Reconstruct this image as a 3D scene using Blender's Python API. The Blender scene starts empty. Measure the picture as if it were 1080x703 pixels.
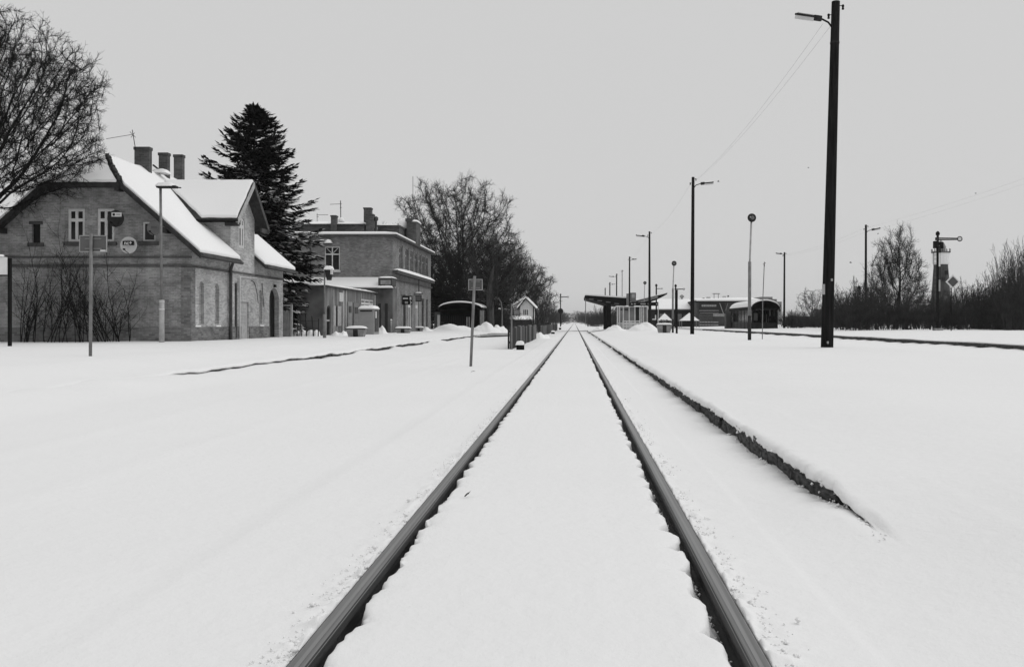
import bpy, math, random
import numpy as np
from mathutils import Vector, Matrix

# ------------------------------------------------------------------ camera, world, sun, exposure
SC = bpy.context.scene
COL = SC.collection
CAM_H, FPX, U0, V0 = 1.12, 900.0, 606.0, 340.0     # eye height over the rail tops; lens and vanishing point of the 1080 px frame
cam_d = bpy.data.cameras.new('camera')
cam_d.lens = 30.0; cam_d.sensor_width = 36.0
cam_d.shift_x = (540.0 - U0) / 1080.0
cam_d.shift_y = (V0 - 351.5) / 1080.0
cam_d.clip_start = 0.05; cam_d.clip_end = 6000.0
cam = bpy.data.objects.new('camera', cam_d); COL.objects.link(cam)
cam.location = (0, 0, CAM_H); cam.rotation_euler = (math.radians(90), 0, 0)
SC.camera = cam

SUN_EL, SUN_AZ = math.radians(55), math.radians(82)   # veiled sun on the right
world = bpy.data.worlds.new('World'); SC.world = world; world.use_nodes = True
wn, wl = world.node_tree.nodes, world.node_tree.links
wn.clear()
w_out = wn.new('ShaderNodeOutputWorld'); w_bg = wn.new('ShaderNodeBackground')
w_sky = wn.new('ShaderNodeTexSky'); w_sky.sky_type = 'NISHITA'; w_sky.sun_disc = False
w_sky.sun_elevation = SUN_EL; w_sky.sun_rotation = SUN_AZ
w_sky.air_density = 1.0; w_sky.dust_density = 4.0
w_bw = wn.new('ShaderNodeRGBToBW')
w_mix = wn.new('ShaderNodeMix'); w_mix.data_type = 'RGBA'
w_mix.inputs['Factor'].default_value = 0.96             # a closed cloud deck over the clear-sky glow
w_mix.inputs['B'].default_value = (6.4, 6.4, 6.4, 1)
wl.new(w_sky.outputs['Color'], w_bw.inputs['Color'])
wl.new(w_bw.outputs['Val'], w_mix.inputs['A'])
wl.new(w_mix.outputs['Result'], w_bg.inputs['Color'])
w_bg.inputs['Strength'].default_value = 0.1
wl.new(w_bg.outputs['Background'], w_out.inputs['Surface'])

sun_d = bpy.data.lights.new('sun', 'SUN'); sun_d.energy = 1.15; sun_d.angle = math.radians(70); sun_d.color = (1, 1, 1)
sun = bpy.data.objects.new('sun', sun_d); COL.objects.link(sun)
sd = Vector((math.sin(SUN_AZ) * math.cos(SUN_EL), math.cos(SUN_AZ) * math.cos(SUN_EL), math.sin(SUN_EL)))
sun.rotation_euler = (-sd).to_track_quat('-Z', 'Y').to_euler()

SC.view_settings.view_transform = 'Standard'
SC.view_settings.look = 'None'
SC.view_settings.exposure = 0.0
SC.view_settings.gamma = 1.0
SC.view_settings.use_curve_mapping = False
SC.render.engine = 'CYCLES'
SC.cycles.use_denoising = True
SC.cycles.max_bounces = 6
SC.cycles.diffuse_bounces = 3
SC.cycles.glossy_bounces = 2
SC.cycles.transmission_bounces = 2
SC.cycles.transparent_max_bounces = 6
SC.cycles.volume_bounces = 0

HAZE = 0.0002      # scattering per metre

# ------------------------------------------------------------------ helpers
PI = math.pi
def at(u, v, Y):
    return Vector(((u - U0) * Y / FPX, Y, CAM_H - (v - V0) * Y / FPX))
def ux(u, Y): return (u - U0) * Y / FPX
def vz(v, Y): return CAM_H - (v - V0) * Y / FPX

def lerp(a, b, t): return a + (b - a) * t
def sstep(a, b, x):
    t = np.clip((np.asarray(x, float) - a) / (b - a), 0, 1)
    return t * t * (3 - 2 * t)

def _hash(ix, iy, seed):
    n = (ix.astype(np.int64) * 374761393 + iy.astype(np.int64) * 668265263 + seed * 974711) & 0xffffffff
    n = ((n ^ (n >> 13)) * 1274126177) & 0xffffffff
    n = n ^ (n >> 16)
    return (n & 0xffffff) / float(0xffffff) * 2 - 1
def vnoise(x, y, s, seed=0):
    x = np.asarray(x, float) / s; y = np.asarray(y, float) / s
    x, y = np.broadcast_arrays(x, y)
    ix = np.floor(x); iy = np.floor(y); fx = x - ix; fy = y - iy
    fx = fx * fx * (3 - 2 * fx); fy = fy * fy * (3 - 2 * fy)
    a = _hash(ix, iy, seed); b = _hash(ix + 1, iy, seed); c = _hash(ix, iy + 1, seed); d = _hash(ix + 1, iy + 1, seed)
    return (a * (1 - fx) + b * fx) * (1 - fy) + (c * (1 - fx) + d * fx) * fy

def mesh_arrays(name, V, F, smooth=False):
    V = np.asarray(V, dtype=np.float32).reshape(-1, 3)
    F = np.asarray(F, dtype=np.int32)
    k = F.shape[1]
    me = bpy.data.meshes.new(name)
    me.vertices.add(len(V)); me.vertices.foreach_set('co', V.ravel())
    me.loops.add(F.size); me.loops.foreach_set('vertex_index', F.ravel())
    me.polygons.add(len(F))
    me.polygons.foreach_set('loop_start', np.arange(0, F.size, k, dtype=np.int32))
    me.polygons.foreach_set('loop_total', np.full(len(F), k, dtype=np.int32))
    if smooth: me.polygons.foreach_set('use_smooth', np.ones(len(F), dtype=bool))
    me.update(calc_edges=True)
    return me

def link(name, data, parent=None, loc=(0, 0, 0)):
    o = bpy.data.objects.new(name, data); COL.objects.link(o)
    o.location = loc
    if parent is not None: o.parent = parent
    return o
def tag(o, label=None, cat=None, group=None, kind=None):
    if label: o['label'] = label
    if cat: o['category'] = cat
    if group: o['group'] = group
    if kind: o['kind'] = kind
    return o
def thing(name, loc, label, cat, group=None, rz=0.0):
    o = link(name, None, None, loc); o.rotation_euler.z = rz
    o.empty_display_size = 0.2
    return tag(o, label, cat, group)
def worigin(o):
    v = Vector((0, 0, 0))
    while o is not None:
        v += o.location; o = o.parent
    return v
def copy_tree(o, parent=None):
    c = o.copy(); COL.objects.link(c); c.parent = parent
    for ch in list(o.children): copy_tree(ch, c)
    return c

class MB:
    """collects shapes in world coordinates (local=True: in the thing's own coordinates)"""
    def __init__(s): s.v = []; s.f = []
    def add(s, vs, fs):
        n = len(s.v); s.v += [tuple(p) for p in vs]; s.f += [tuple(i + n for i in q) for q in fs]; return s
    def box(s, x0, x1, y0, y1, z0, z1):
        return s.add([(x0,y0,z0),(x1,y0,z0),(x1,y1,z0),(x0,y1,z0),(x0,y0,z1),(x1,y0,z1),(x1,y1,z1),(x0,y1,z1)],
                     [(0,3,2,1),(4,5,6,7),(0,1,5,4),(1,2,6,5),(2,3,7,6),(3,0,4,7)])
    def taper(s, x0, x1, y0, y1, z0, z1, dx, dy):
        """box whose bottom is drawn in by dx, dy on each side"""
        return s.add([(x0+dx,y0+dy,z0),(x1-dx,y0+dy,z0),(x1-dx,y1-dy,z0),(x0+dx,y1-dy,z0),(x0,y0,z1),(x1,y0,z1),(x1,y1,z1),(x0,y1,z1)],
                     [(0,3,2,1),(4,5,6,7),(0,1,5,4),(1,2,6,5),(2,3,7,6),(3,0,4,7)])
    def beam(s, p, q, w, h, up=(0,0,1)):
        p, q = Vector(p), Vector(q); t = (q - p).normalized()
        up = Vector(up)
        if abs(t.dot(up)) > 0.98: up = Vector((0, 1, 0)) if abs(t.y) < .9 else Vector((1, 0, 0))
        a = t.cross(up).normalized() * w * .5; b = a.normalized().cross(t).normalized() * h * .5
        vs = [p-a-b, p+a-b, p+a+b, p-a+b, q-a-b, q+a-b, q+a+b, q-a+b]
        return s.add(vs, [(0,1,2,3),(7,6,5,4),(0,4,5,1),(1,5,6,2),(2,6,7,3),(3,7,4,0)])
    def tube(s, pts, rad, n=8, cap=True):
        pts = [Vector(p) for p in pts]
        if not hasattr(rad, '__len__'): rad = [rad] * len(pts)
        ref = Vector((0.13, 0.21, 1)) if abs((pts[-1]-pts[0]).normalized().z) < .8 else Vector((0.1, 1, 0.05))
        vs = []
        for i, p in enumerate(pts):
            t = (pts[min(i+1, len(pts)-1)] - pts[max(i-1, 0)]).normalized()
            a = t.cross(ref).normalized(); b = t.cross(a).normalized()
            for k in range(n):
                an = 2*PI*k/n
                vs.append(p + (a*math.cos(an) + b*math.sin(an)) * rad[i])
        fs = []
        for i in range(len(pts)-1):
            for k in range(n):
                k2 = (k+1) % n
                fs.append((i*n+k, i*n+k2, (i+1)*n+k2, (i+1)*n+k))
        if cap:
            fs.append(tuple(range(n-1, -1, -1))); fs.append(tuple((len(pts)-1)*n + k for k in range(n)))
        return s.add(vs, fs)
    def slab(s, poly, vec):
        """planar polygon pushed along vec"""
        n = len(poly); vec = Vector(vec)
        a = [Vector(p) for p in poly]; b = [p + vec for p in a]
        nrm = Vector((0,0,0))
        for i in range(n):
            p, q = a[i], a[(i+1) % n]
            nrm += Vector(((p.y-q.y)*(p.z+q.z), (p.z-q.z)*(p.x+q.x), (p.x-q.x)*(p.y+q.y)))
        fs = []
        if nrm.dot(vec) > 0:
            fs.append(tuple(range(n-1, -1, -1))); fs.append(tuple(n+i for i in range(n)))
            for i in range(n): j = (i+1) % n; fs.append((i, j, n+j, n+i))
        else:
            fs.append(tuple(range(n))); fs.append(tuple(n+i for i in range(n-1, -1, -1)))
            for i in range(n): j = (i+1) % n; fs.append((j, i, n+i, n+j))
        return s.add(a + b, fs)
    def lathe(s, c, prof, n=16, axis='z'):
        c = Vector(c); vs = []
        for r, h in prof:
            for k in range(n):
                a = 2*PI*k/n
                if axis == 'z': vs.append(c + Vector((r*math.cos(a), r*math.sin(a), h)))
                else: vs.append(c + Vector((r*math.cos(a), -h, r*math.sin(a))))   # axis towards -y
        fs = []
        for i in range(len(prof)-1):
            for k in range(n):
                k2 = (k+1) % n; fs.append((i*n+k, i*n+k2, (i+1)*n+k2, (i+1)*n+k))
        fs.append(tuple(range(n-1, -1, -1))); fs.append(tuple((len(prof)-1)*n+k for k in range(n)))
        return s.add(vs, fs)
    def mound(s, x0, x1, y0, y1, z, h, nx=10, ny=8, seed=0, p=4.0, skirt=.03):
        """pillow of snow on a flat top"""
        vs = []; fs = []
        rnd = random.Random(seed)
        for j in range(ny+1):
            for i in range(nx+1):
                a = -1 + 2*i/nx; b = -1 + 2*j/ny
                k = max(0.0, (1-abs(a)**p)) ** .5 * max(0.0, (1-abs(b)**p)) ** .5
                hz = h * k * (1 + rnd.uniform(-.12, .12)) - (skirt if k == 0 else 0)
                vs.append((lerp(x0, x1, (a+1)/2), lerp(y0, y1, (b+1)/2), z + hz))
        for j in range(ny):
            for i in range(nx):
                q = j*(nx+1)+i; fs.append((q, q+1, q+nx+2, q+nx+1))
        return s.add(vs, fs)
    def build(s, name, mat, parent=None, smooth=False, local=False, bevel=0, kind=None):
        me = bpy.data.meshes.new(name)
        org = Vector((0,0,0)) if (parent is None or local) else worigin(parent)
        me.from_pydata([(p[0]-org.x, p[1]-org.y, p[2]-org.z) for p in s.v], [], s.f)
        if smooth: me.polygons.foreach_set('use_smooth', [True]*len(me.polygons))
        me.materials.append(mat); me.update()
        o = link(name, me, parent)
        if bevel:
            m = o.modifiers.new('bevel', 'BEVEL'); m.width = bevel; m.segments = 2; m.limit_method = 'ANGLE'
        if kind: o['kind'] = kind
        return o

def jitter_poly(poly, step, amt, seed):
    """subdivide a polygon's rim and pull the points about inside its plane"""
    rnd = random.Random(seed); out = []
    c = sum((Vector(p) for p in poly), Vector((0,0,0))) / len(poly)
    n = len(poly)
    for i in range(n):
        p, q = Vector(poly[i]), Vector(poly[(i+1) % n]); k = max(1, int((q-p).length/step))
        for j in range(k):
            w = p.lerp(q, j/k)
            if j: w = w + (c-w).normalized() * rnd.uniform(0, amt)
            out.append(w)
    return out

# ------------------------------------------------------------------ materials (the photograph is black and white: greys)
def _nt(name):
    m = bpy.data.materials.new(name); m.use_nodes = True
    return m, m.node_tree.nodes, m.node_tree.links, m.node_tree.nodes['Principled BSDF']
def g3(v): return (v, v, v, 1)
def grey(name, a, b=None, scale=3.0, rough=.85, metal=0.0, bump=0.0, bscale=None, spec=.3, stretch=(1,1,1), snow=0.0, snow_scale=1.2, detail=4):
    m, N, L, P = _nt(name)
    b = a if b is None else b
    tc = N.new('ShaderNodeTexCoord'); mp = N.new('ShaderNodeMapping'); mp.inputs['Scale'].default_value = stretch
    L.new(tc.outputs['Object'], mp.inputs['Vector'])
    nz = N.new('ShaderNodeTexNoise'); nz.inputs['Scale'].default_value = scale; nz.inputs['Detail'].default_value = detail
    L.new(mp.outputs['Vector'], nz.inputs['Vector'])
    rp = N.new('ShaderNodeValToRGB'); rp.color_ramp.elements[0].position = .32; rp.color_ramp.elements[1].position = .68
    rp.color_ramp.elements[0].color = g3(a); rp.color_ramp.elements[1].color = g3(b)
    L.new(nz.outputs['Fac'], rp.inputs['Fac'])
    col = rp.outputs['Color']
    if snow > 0:      # snow lying on what faces up
        ge = N.new('ShaderNodeNewGeometry'); sx = N.new('ShaderNodeSeparateXYZ'); L.new(ge.outputs['Normal'], sx.inputs['Vector'])
        n2 = N.new('ShaderNodeTexNoise'); n2.inputs['Scale'].default_value = snow_scale; n2.inputs['Detail'].default_value = 2
        L.new(tc.outputs['Object'], n2.inputs['Vector'])
        ma = N.new('ShaderNodeMath'); ma.operation = 'MULTIPLY_ADD'; ma.inputs[1].default_value = 1.2; ma.inputs[2].default_value = -0.6
        L.new(n2.outputs['Fac'], ma.inputs[0])
        ad = N.new('ShaderNodeMath'); ad.operation = 'ADD'; L.new(sx.outputs['Z'], ad.inputs[0]); L.new(ma.outputs[0], ad.inputs[1])
        mr = N.new('ShaderNodeMapRange'); mr.inputs['From Min'].default_value = 1.0 - snow; mr.inputs['From Max'].default_value = 1.15 - snow
        L.new(ad.outputs[0], mr.inputs['Value'])
        mx = N.new('ShaderNodeMix'); mx.data_type = 'RGBA'; L.new(mr.outputs['Result'], mx.inputs['Factor'])
        L.new(col, mx.inputs['A']); mx.inputs['B'].default_value = g3(.8); col = mx.outputs['Result']
    L.new(col, P.inputs['Base Color'])
    P.inputs['Roughness'].default_value = rough; P.inputs['Metallic'].default_value = metal
    P.inputs['Specular IOR Level'].default_value = spec
    if bump:
        n3 = N.new('ShaderNodeTexNoise'); n3.inputs['Scale'].default_value = bscale or scale*4; n3.inputs['Detail'].default_value = 3
        L.new(mp.outputs['Vector'], n3.inputs['Vector'])
        bp = N.new('ShaderNodeBump'); bp.inputs['Strength'].default_value = bump; bp.inputs['Distance'].default_value = .02
        L.new(n3.outputs['Fac'], bp.inputs['Height']); L.new(bp.outputs['Normal'], P.inputs['Normal'])
    return m
def brick(name, a, b, mortar, scale=1.0, stain=.5):
    m, N, L, P = _nt(name)
    tc = N.new('ShaderNodeTexCoord'); sp = N.new('ShaderNodeSeparateXYZ'); L.new(tc.outputs['Object'], sp.inputs['Vector'])
    ad = N.new('ShaderNodeMath'); ad.operation = 'ADD'; L.new(sp.outputs['X'], ad.inputs[0]); L.new(sp.outputs['Y'], ad.inputs[1])
    cb = N.new('ShaderNodeCombineXYZ'); L.new(ad.outputs[0], cb.inputs['X']); L.new(sp.outputs['Z'], cb.inputs['Y'])
    bt = N.new('ShaderNodeTexBrick'); L.new(cb.outputs[0], bt.inputs['Vector'])
    bt.inputs['Scale'].default_value = 1.0; bt.inputs['Brick Width'].default_value = .27*scale; bt.inputs['Row Height'].default_value = .085*scale
    bt.inputs['Mortar Size'].default_value = .007*scale; bt.inputs['Bias'].default_value = -.1
    bt.inputs['Color1'].default_value = g3(a); bt.inputs['Color2'].default_value = g3(b); bt.inputs['Mortar'].default_value = g3(mortar)
    nz = N.new('ShaderNodeTexNoise'); nz.inputs['Scale'].default_value = .8; nz.inputs['Detail'].default_value = 9; nz.inputs['Roughness'].default_value = .75
    L.new(tc.outputs['Object'], nz.inputs['Vector'])
    rp = N.new('ShaderNodeValToRGB'); rp.color_ramp.elements[0].position = .3; rp.color_ramp.elements[1].position = .72
    rp.color_ramp.elements[0].color = g3(1-stain); rp.color_ramp.elements[1].color = g3(1.25)
    L.new(nz.outputs['Fac'], rp.inputs['Fac'])
    mx = N.new('ShaderNodeMix'); mx.data_type = 'RGBA'; mx.blend_type = 'MULTIPLY'; mx.inputs['Factor'].default_value = 1
    L.new(bt.outputs['Color'], mx.inputs['A']); L.new(rp.outputs['Color'], mx.inputs['B'])
    L.new(mx.outputs['Result'], P.inputs['Base Color']); P.inputs['Roughness'].default_value = .9; P.inputs['Specular IOR Level'].default_value = .2
    bp = N.new('ShaderNodeBump'); bp.inputs['Strength'].default_value = .5; bp.inputs['Distance'].default_value = .01
    L.new(bt.outputs['Fac'], bp.inputs['Height']); bp.invert = True; L.new(bp.outputs['Normal'], P.inputs['Normal'])
    return m

def snow_material(name, base, grain):
    m, N, L, P = _nt(name)
    ge = N.new('ShaderNodeNewGeometry')
    nz = N.new('ShaderNodeTexNoise'); nz.inputs['Scale'].default_value = .35; nz.inputs['Detail'].default_value = 5
    L.new(ge.outputs['Position'], nz.inputs['Vector'])
    rp = N.new('ShaderNodeValToRGB'); rp.color_ramp.elements[0].color = g3(base*.965); rp.color_ramp.elements[1].color = g3(min(.92, base*1.03))
    L.new(nz.outputs['Fac'], rp.inputs['Fac']); L.new(rp.outputs['Color'], P.inputs['Base Color'])
    P.inputs['Roughness'].default_value = .95; P.inputs['Specular IOR Level'].default_value = .12
    n2 = N.new('ShaderNodeTexNoise'); n2.inputs['Scale'].default_value = 9; n2.inputs['Detail'].default_value = 6; n2.inputs['Roughness'].default_value = .65
    L.new(ge.outputs['Position'], n2.inputs['Vector'])
    bp = N.new('ShaderNodeBump'); bp.inputs['Strength'].default_value = grain; bp.inputs['Distance'].default_value = .03
    L.new(n2.outputs['Fac'], bp.inputs['Height']); L.new(bp.outputs['Normal'], P.inputs['Normal'])
    return m

M = {}
M['snow'] = snow_material('snow', .79, .4)
M['snowcap'] = snow_material('snow_cap', .83, .12)
M['rail'] = grey('rail_side', .03, .07, 1.2, rough=.8, metal=0, stretch=(30, .6, 30), bump=.1, bscale=14, spec=.4)
M['rail_band'] = grey('polished_rail', .15, .23, 1.6, rough=.38, metal=.75, stretch=(40, .5, 30), spec=.4)
M['rail_line'] = grey('worn_rail', .22, .28, 1.6, rough=.36, metal=.75, stretch=(40, .5, 30), spec=.4)
M['stone'] = grey('edge_concrete', .02, .14, 9, bump=.9, bscale=38, spec=.05, detail=7)
M['dirt'] = grey('trodden_path', .12, .45, 2.2, bump=.4)
M['brick'] = brick('yellow_brick', .25, .40, .43, .8, .72)
M['brick_dark'] = brick('dark_brick', .07, .12, .13, 1.0, .5)
M['plinth'] = brick('plinth_brick', .13, .26, .24, 1.0, .6)
M['brick_st'] = brick('station_brick', .16, .28, .28, .8, .5)
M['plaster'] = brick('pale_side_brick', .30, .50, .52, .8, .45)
M['niche'] = brick('niche_brick', .22, .38, .38, .8, .5)
M['plaster_dk'] = grey('annex_plaster', .06, .16, .9, bump=.3, detail=7)
M['annex_side'] = grey('stained_annex', .07, .24, 1.6, bump=.3, detail=6, stretch=(1, 1.4, .25))
M['trim_dk'] = grey('dark_trim', .04, .08, 4)
M['trim_lt'] = grey('pale_trim', .3, .42, 5)
M['white'] = grey('white_paint', .48, .62, 4, rough=.6)
M['white_b'] = grey('bright_white_paint', .68, .76, 4, rough=.6)
M['wood_dk'] = grey('dark_timber', .018, .04, 4, stretch=(1, 1, .15))
M['slat_lt'] = grey('weathered_slat', .08, .16, 4, stretch=(1, 1, .15))
M['pole'] = grey('tarred_pole', .006, .02, 14, rough=.9, spec=.05, stretch=(1, 1, .06), bump=.5, bscale=50)
M['black'] = grey('black_metal', .006, .012, 5, rough=.8, spec=.08)
M['iron'] = grey('dark_iron', .016, .035, 6, rough=.75, spec=.15)
M['steel'] = grey('galvanised_steel', .14, .22, 5, rough=.5, metal=.2)
M['steel_lt'] = grey('pale_steel', .3, .42, 6, rough=.5)
M['glass'] = grey('dark_glass', .008, .014, 1, rough=.12, spec=.22)
M['glass_lt'] = grey('pale_glass', .10, .22, .6, rough=.2, spec=.5)
M['lens'] = grey('lamp_lens', .5, .6, 3, rough=.3)
M['concrete'] = grey('concrete', .2, .32, 3, bump=.3)
M['cabinet'] = grey('cabinet_paint', .26, .31, 2, rough=.6)
M['void'] = grey('dark_interior', .006, .01, 1)
M['bark'] = grey('bark', .008, .022, 5, bump=.4, spec=.03)
M['bark_sn'] = grey('snowy_bark', .008, .02, 5, snow=.12, snow_scale=.8, spec=.03)
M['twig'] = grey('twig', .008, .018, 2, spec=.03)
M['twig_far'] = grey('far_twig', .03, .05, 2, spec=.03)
M['hedge'] = grey('hedge_twig', .028, .055, 1.2, snow=.0, spec=.03)
M['bark_lt'] = grey('pale_bark', .05, .1, 5, stretch=(1, 1, .2), spec=.03)
M['needle'] = grey('spruce_needles', .004, .011, 2, snow=.15, snow_scale=.4, spec=.03)
M['needle_dark'] = grey('yew_needles', .004, .009, 2, snow=.0, spec=.03)
M['roof_tile'] = grey('roof_tile', .02, .05, 6)
M['mark'] = grey('sign_white', .6, .66, 3)
M['mark_dim'] = grey('sign_grey', .28, .36, 3)
M['dish_lt'] = grey('dish_pale', .5, .56, 2, rough=.5)
M['dish_md'] = grey('dish_grey', .11, .14, 2, rough=.5)
M['dish_dk'] = grey('dish_black', .012, .02, 2, rough=.5)
M['sign_back'] = grey('sign_back', .085, .115, 2, rough=.6)
M['sign_face'] = grey('sign_face', .06, .08, 2, rough=.6)
M['far_wall'] = grey('far_wall', .035, .06, 1)
M['wire'] = grey('wire', .22, .25, 1)

def text_mesh(txt, size, name, mat, parent, loc, rot, extrude=.004, align='CENTER'):
    cu = bpy.data.curves.new('txt', 'FONT'); cu.body = txt; cu.size = size; cu.extrude = extrude
    cu.align_x = align; cu.align_y = 'CENTER'; cu.offset = size*.02
    o = bpy.data.objects.new('txt', cu); COL.objects.link(o)
    bpy.context.view_layer.update()
    me = bpy.data.meshes.new_from_object(o.evaluated_get(bpy.context.evaluated_depsgraph_get()))
    bpy.data.objects.remove(o); me.materials.clear(); me.materials.append(mat); me.name = name
    r = link(name, me, parent, loc); r.rotation_euler = rot
    return r

# ------------------------------------------------------------------ the ground: one sheet of snow, from behind the camera to the horizon
XL, XR = -0.91, 0.613            # rail centres
EDGE_R, EDGE_L, EDGE_F = 1.60, -8.20, 18.0   # faces of the three platform kerbs
Z_PL, Z_PR = 0.32, 0.28         # snow level of the platforms

rows = list(np.arange(-8, 2.2, .3)); y = 2.2
while y < 4000:
    rows.append(y)
    dy = .8*y*y/1008.0
    if y < 62: dy = min(dy, .30)
    elif y < 130: dy = min(dy, 1.0)
    else: dy = min(dy, .12*y)
    y += dy
YR = np.array(rows); NR = len(YR)
colsX, colsZ = [], []
def addc(x, z):
    colsX.append(np.broadcast_to(np.asarray(x, float), (NR,)).copy()); colsZ.append(np.broadcast_to(np.asarray(z, float), (NR,)).copy())
def swell(x): return .02*vnoise(x, YR, 4.5, 3) + .012*vnoise(x, YR, 1.3, 5) + .004*vnoise(x, YR, .35, 6)
near_l = sstep(18.5, 15.5, YR)          # the left kerb drowns in drift close by
near_r = sstep(5.5, 4.2, YR)            # so does the right one
gap_l = .5 + .35*vnoise(3, YR, 3.6, 41) + .25*vnoise(3, YR, 1.1, 42)
far_l = sstep(97, 108, YR); far_r = sstep(108, 118, YR)
top_l = Z_PL*(1-far_l) - .02*far_l
top_r = Z_PR*(1-far_r) - .02*far_r
lip_l = (.095 + .03*vnoise(0, YR, 1.1, 9) + .02*vnoise(0, YR, .3, 19))*(1-far_l)
spill_r = sstep(12, 40, YR)*.7*sstep(.2, .6, vnoise(9, YR, 1.5, 73))
lip_r = (.135 + .010*vnoise(0, YR, .9, 11) + .010*vnoise(0, YR, .22, 12) + .012*vnoise(0, YR, .09, 13))*(1-far_r)
def plat_l(x):
    t = sstep(-8.2, -10.6, x); return lerp(lip_l + .03, top_l, t) + swell(x)*.9
def plat_r(x): return lerp(plat_r0(x), lerp(-.03, top_r, float(sstep(1.02, 3.4, x)))*(1 - .85*float(sstep(9.6, 15.0, x))) + swell(x)*.85, near_r)
def plat_r0(x):
    t = sstep(1.3, 3.8, x); return lerp(lip_r + .012, top_r, t)*(1 - .85*float(sstep(9.6, 15.0, x))) + swell(x)*.9
# --- far left to the left kerb
for x in (-3500, -1500, -700, -350, -180, -100, -70, -50, -40, -34): addc(x, .35 + 0*YR)
for x in np.arange(-30, -10.5, .75): addc(x, plat_l(x))
for x in np.arange(-10.4, -8.25, .12): addc(x, plat_l(x))
jl = .05*vnoise(5, YR, .8, 21)
addc(-8.17+jl*.5, lip_l + .015); addc(-8.12+jl, lip_l - .02); addc(-8.15+jl, lip_l - .045); addc(-8.32, lip_l - .05)
addc(-8.34, -.2)
bury_l = np.clip(near_l + .85*sstep(.78, .95, gap_l) + .40*sstep(34, 20, YR), 0, 1)
def track_l(x):
    rise = sstep(-6.6, -8.2, x)
    return -.045 + swell(x) + rise*(lip_l + .02 + .045)*bury_l + .02*rise*vnoise(x, YR, .5, 23)
addc(-8.33, track_l(-8.3) - .03)
for x in np.arange(-8.2, -6.6, .14): addc(x, track_l(x))
def ridge(x): return sum(.016*np.exp(-((x-c)/.13)**2) for c in (-5.12, -3.62))*(.7 + .5*vnoise(2, YR, 2.2, 61))
for x in np.arange(-6.6, -1.8, .11): addc(x, track_l(x) + ridge(x))
for x in np.arange(-1.8, -1.34, .06): addc(x, -.03 + swell(x)*.8)
# --- a rail: snow flush outside, a ragged groove inside
def clump(x, seed, fall):
    n = np.maximum(0, vnoise(x, YR, .06, seed) - .05) * .034 + vnoise(x, YR, .028, seed+1) * .008 + np.maximum(0, vnoise(x, YR, .16, seed+2))*.012
    return n * fall
def lobes(period, seed, dy=0.0):
    ph = (YR + dy)/period + .55*vnoise(2, YR, 1.1, seed); t = ph - np.floor(ph)
    return np.sqrt(np.clip(1 - (2*t**1.25 - 1)**2, 0, 1))*(.9 + .3*vnoise(4, YR, .7, seed+40))
def rail_cols(xr, s, wid, amp, seed):
    """columns from the outer to the inner side; s=+1 when the inner side is at +x"""
    out = []
    bul = lobes(.41, seed, .1*seed)
    w = .030 + wid - amp*bul + .014*vnoise(7, YR, .13, seed+2) + .010*vnoise(7, YR, .045, seed+3)
    w = np.maximum(w, .016)
    for d in np.concatenate([np.arange(.42, .12, -.03), np.arange(.12, .045, -.008)]):
        x = xr - s*d
        fall = math.exp(-(d-.04)/.10)
        out.append((x, -.028 + .018*fall + swell(x)*.8*(1-fall) + clump(x, seed+5, fall) - .012*np.maximum(0, vnoise(x, YR, .09, seed+8))*fall))
    out.append((xr - s*.0405, -.014 + clump(xr - s*.04, seed+5, 1) - .010*np.maximum(0, vnoise(3, YR, .11, seed+6))))
    out.append((xr - s*.036, -.05)); out.append((xr - s*.034, -.175)); out.append((xr + s*.03, -.175))
    out.append((xr + s*(.037), -.15 + .02*vnoise(1, YR, .1, seed+7)))
    e = xr + s*.037
    for k, zz in ((.35, -.125), (.62, -.105), (.80, -.075), (.93, -.042), (1.0, -.018)):
        out.append((e + s*w*k + s*.006*vnoise(k*3, YR, .06, seed+9), zz + .022*vnoise(k*5, YR, .06, seed+10)))
    for d, zz in ((.010, -.006), (.024, .0), (.045, .003)):
        out.append((e + s*(w+d), zz - .006*(1-bul) + swell(xr)*.4 + .004*vnoise(d*9, YR, .1, seed+4)))
    for d in (.08, .12, .17, .23, .30):
        x = e + s*(.10+d)
        out.append((x, .004 - .010*(1-bul)*math.exp(-d/.10) + swell(x)*.5))
    return out
for x, z in rail_cols(XL, 1, .046, .040, 31): addc(x, z)
for x in np.arange(XL+.037+.10+.36, XR-.037-.10-.34, .06): addc(x, .006 + swell(x)*.55)
for x, z in reversed(rail_cols(XR, -1, .088, .080, 57)): addc(x, z)
def zn_r(x): return lerp(-.03, top_r, float(sstep(1.02, 3.4, x))) + swell(x)*.85
def track_r(x): return lerp(track_r0(x), zn_r(x), near_r)
def track_r0(x):
    rise = sstep(.98, 1.6, x); far = sstep(9, 40, YR)
    return -.03 + swell(x)*.8 + rise*(lip_r + .030)*near_r + rise*.03*far + .022*rise*vnoise(x, YR, .45, 27) + rise**3*(.014*vnoise(x, YR, .12, 29) + .010*vnoise(x, YR, .05, 30)) + float(sstep(1.48, 1.6, x))*spill_r*(lip_r + .01)
for x in np.arange(1.04, 1.56, .04): addc(x, track_r(x))
def addn(x, z):      # kerb columns melt into one smooth drift close to the camera
    i = addn.i; addn.i += 1; k = sstep(.0, .9, near_r)
    addc(lerp(x, 1.585 + .006*i, k), lerp(z, zn_r(1.585 + .006*i), k))
addn.i = 0
addn(1.59, track_r(1.59)); addn(1.66, track_r(1.62) - .02); addn(1.70, -.2 + 0*YR)
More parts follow.
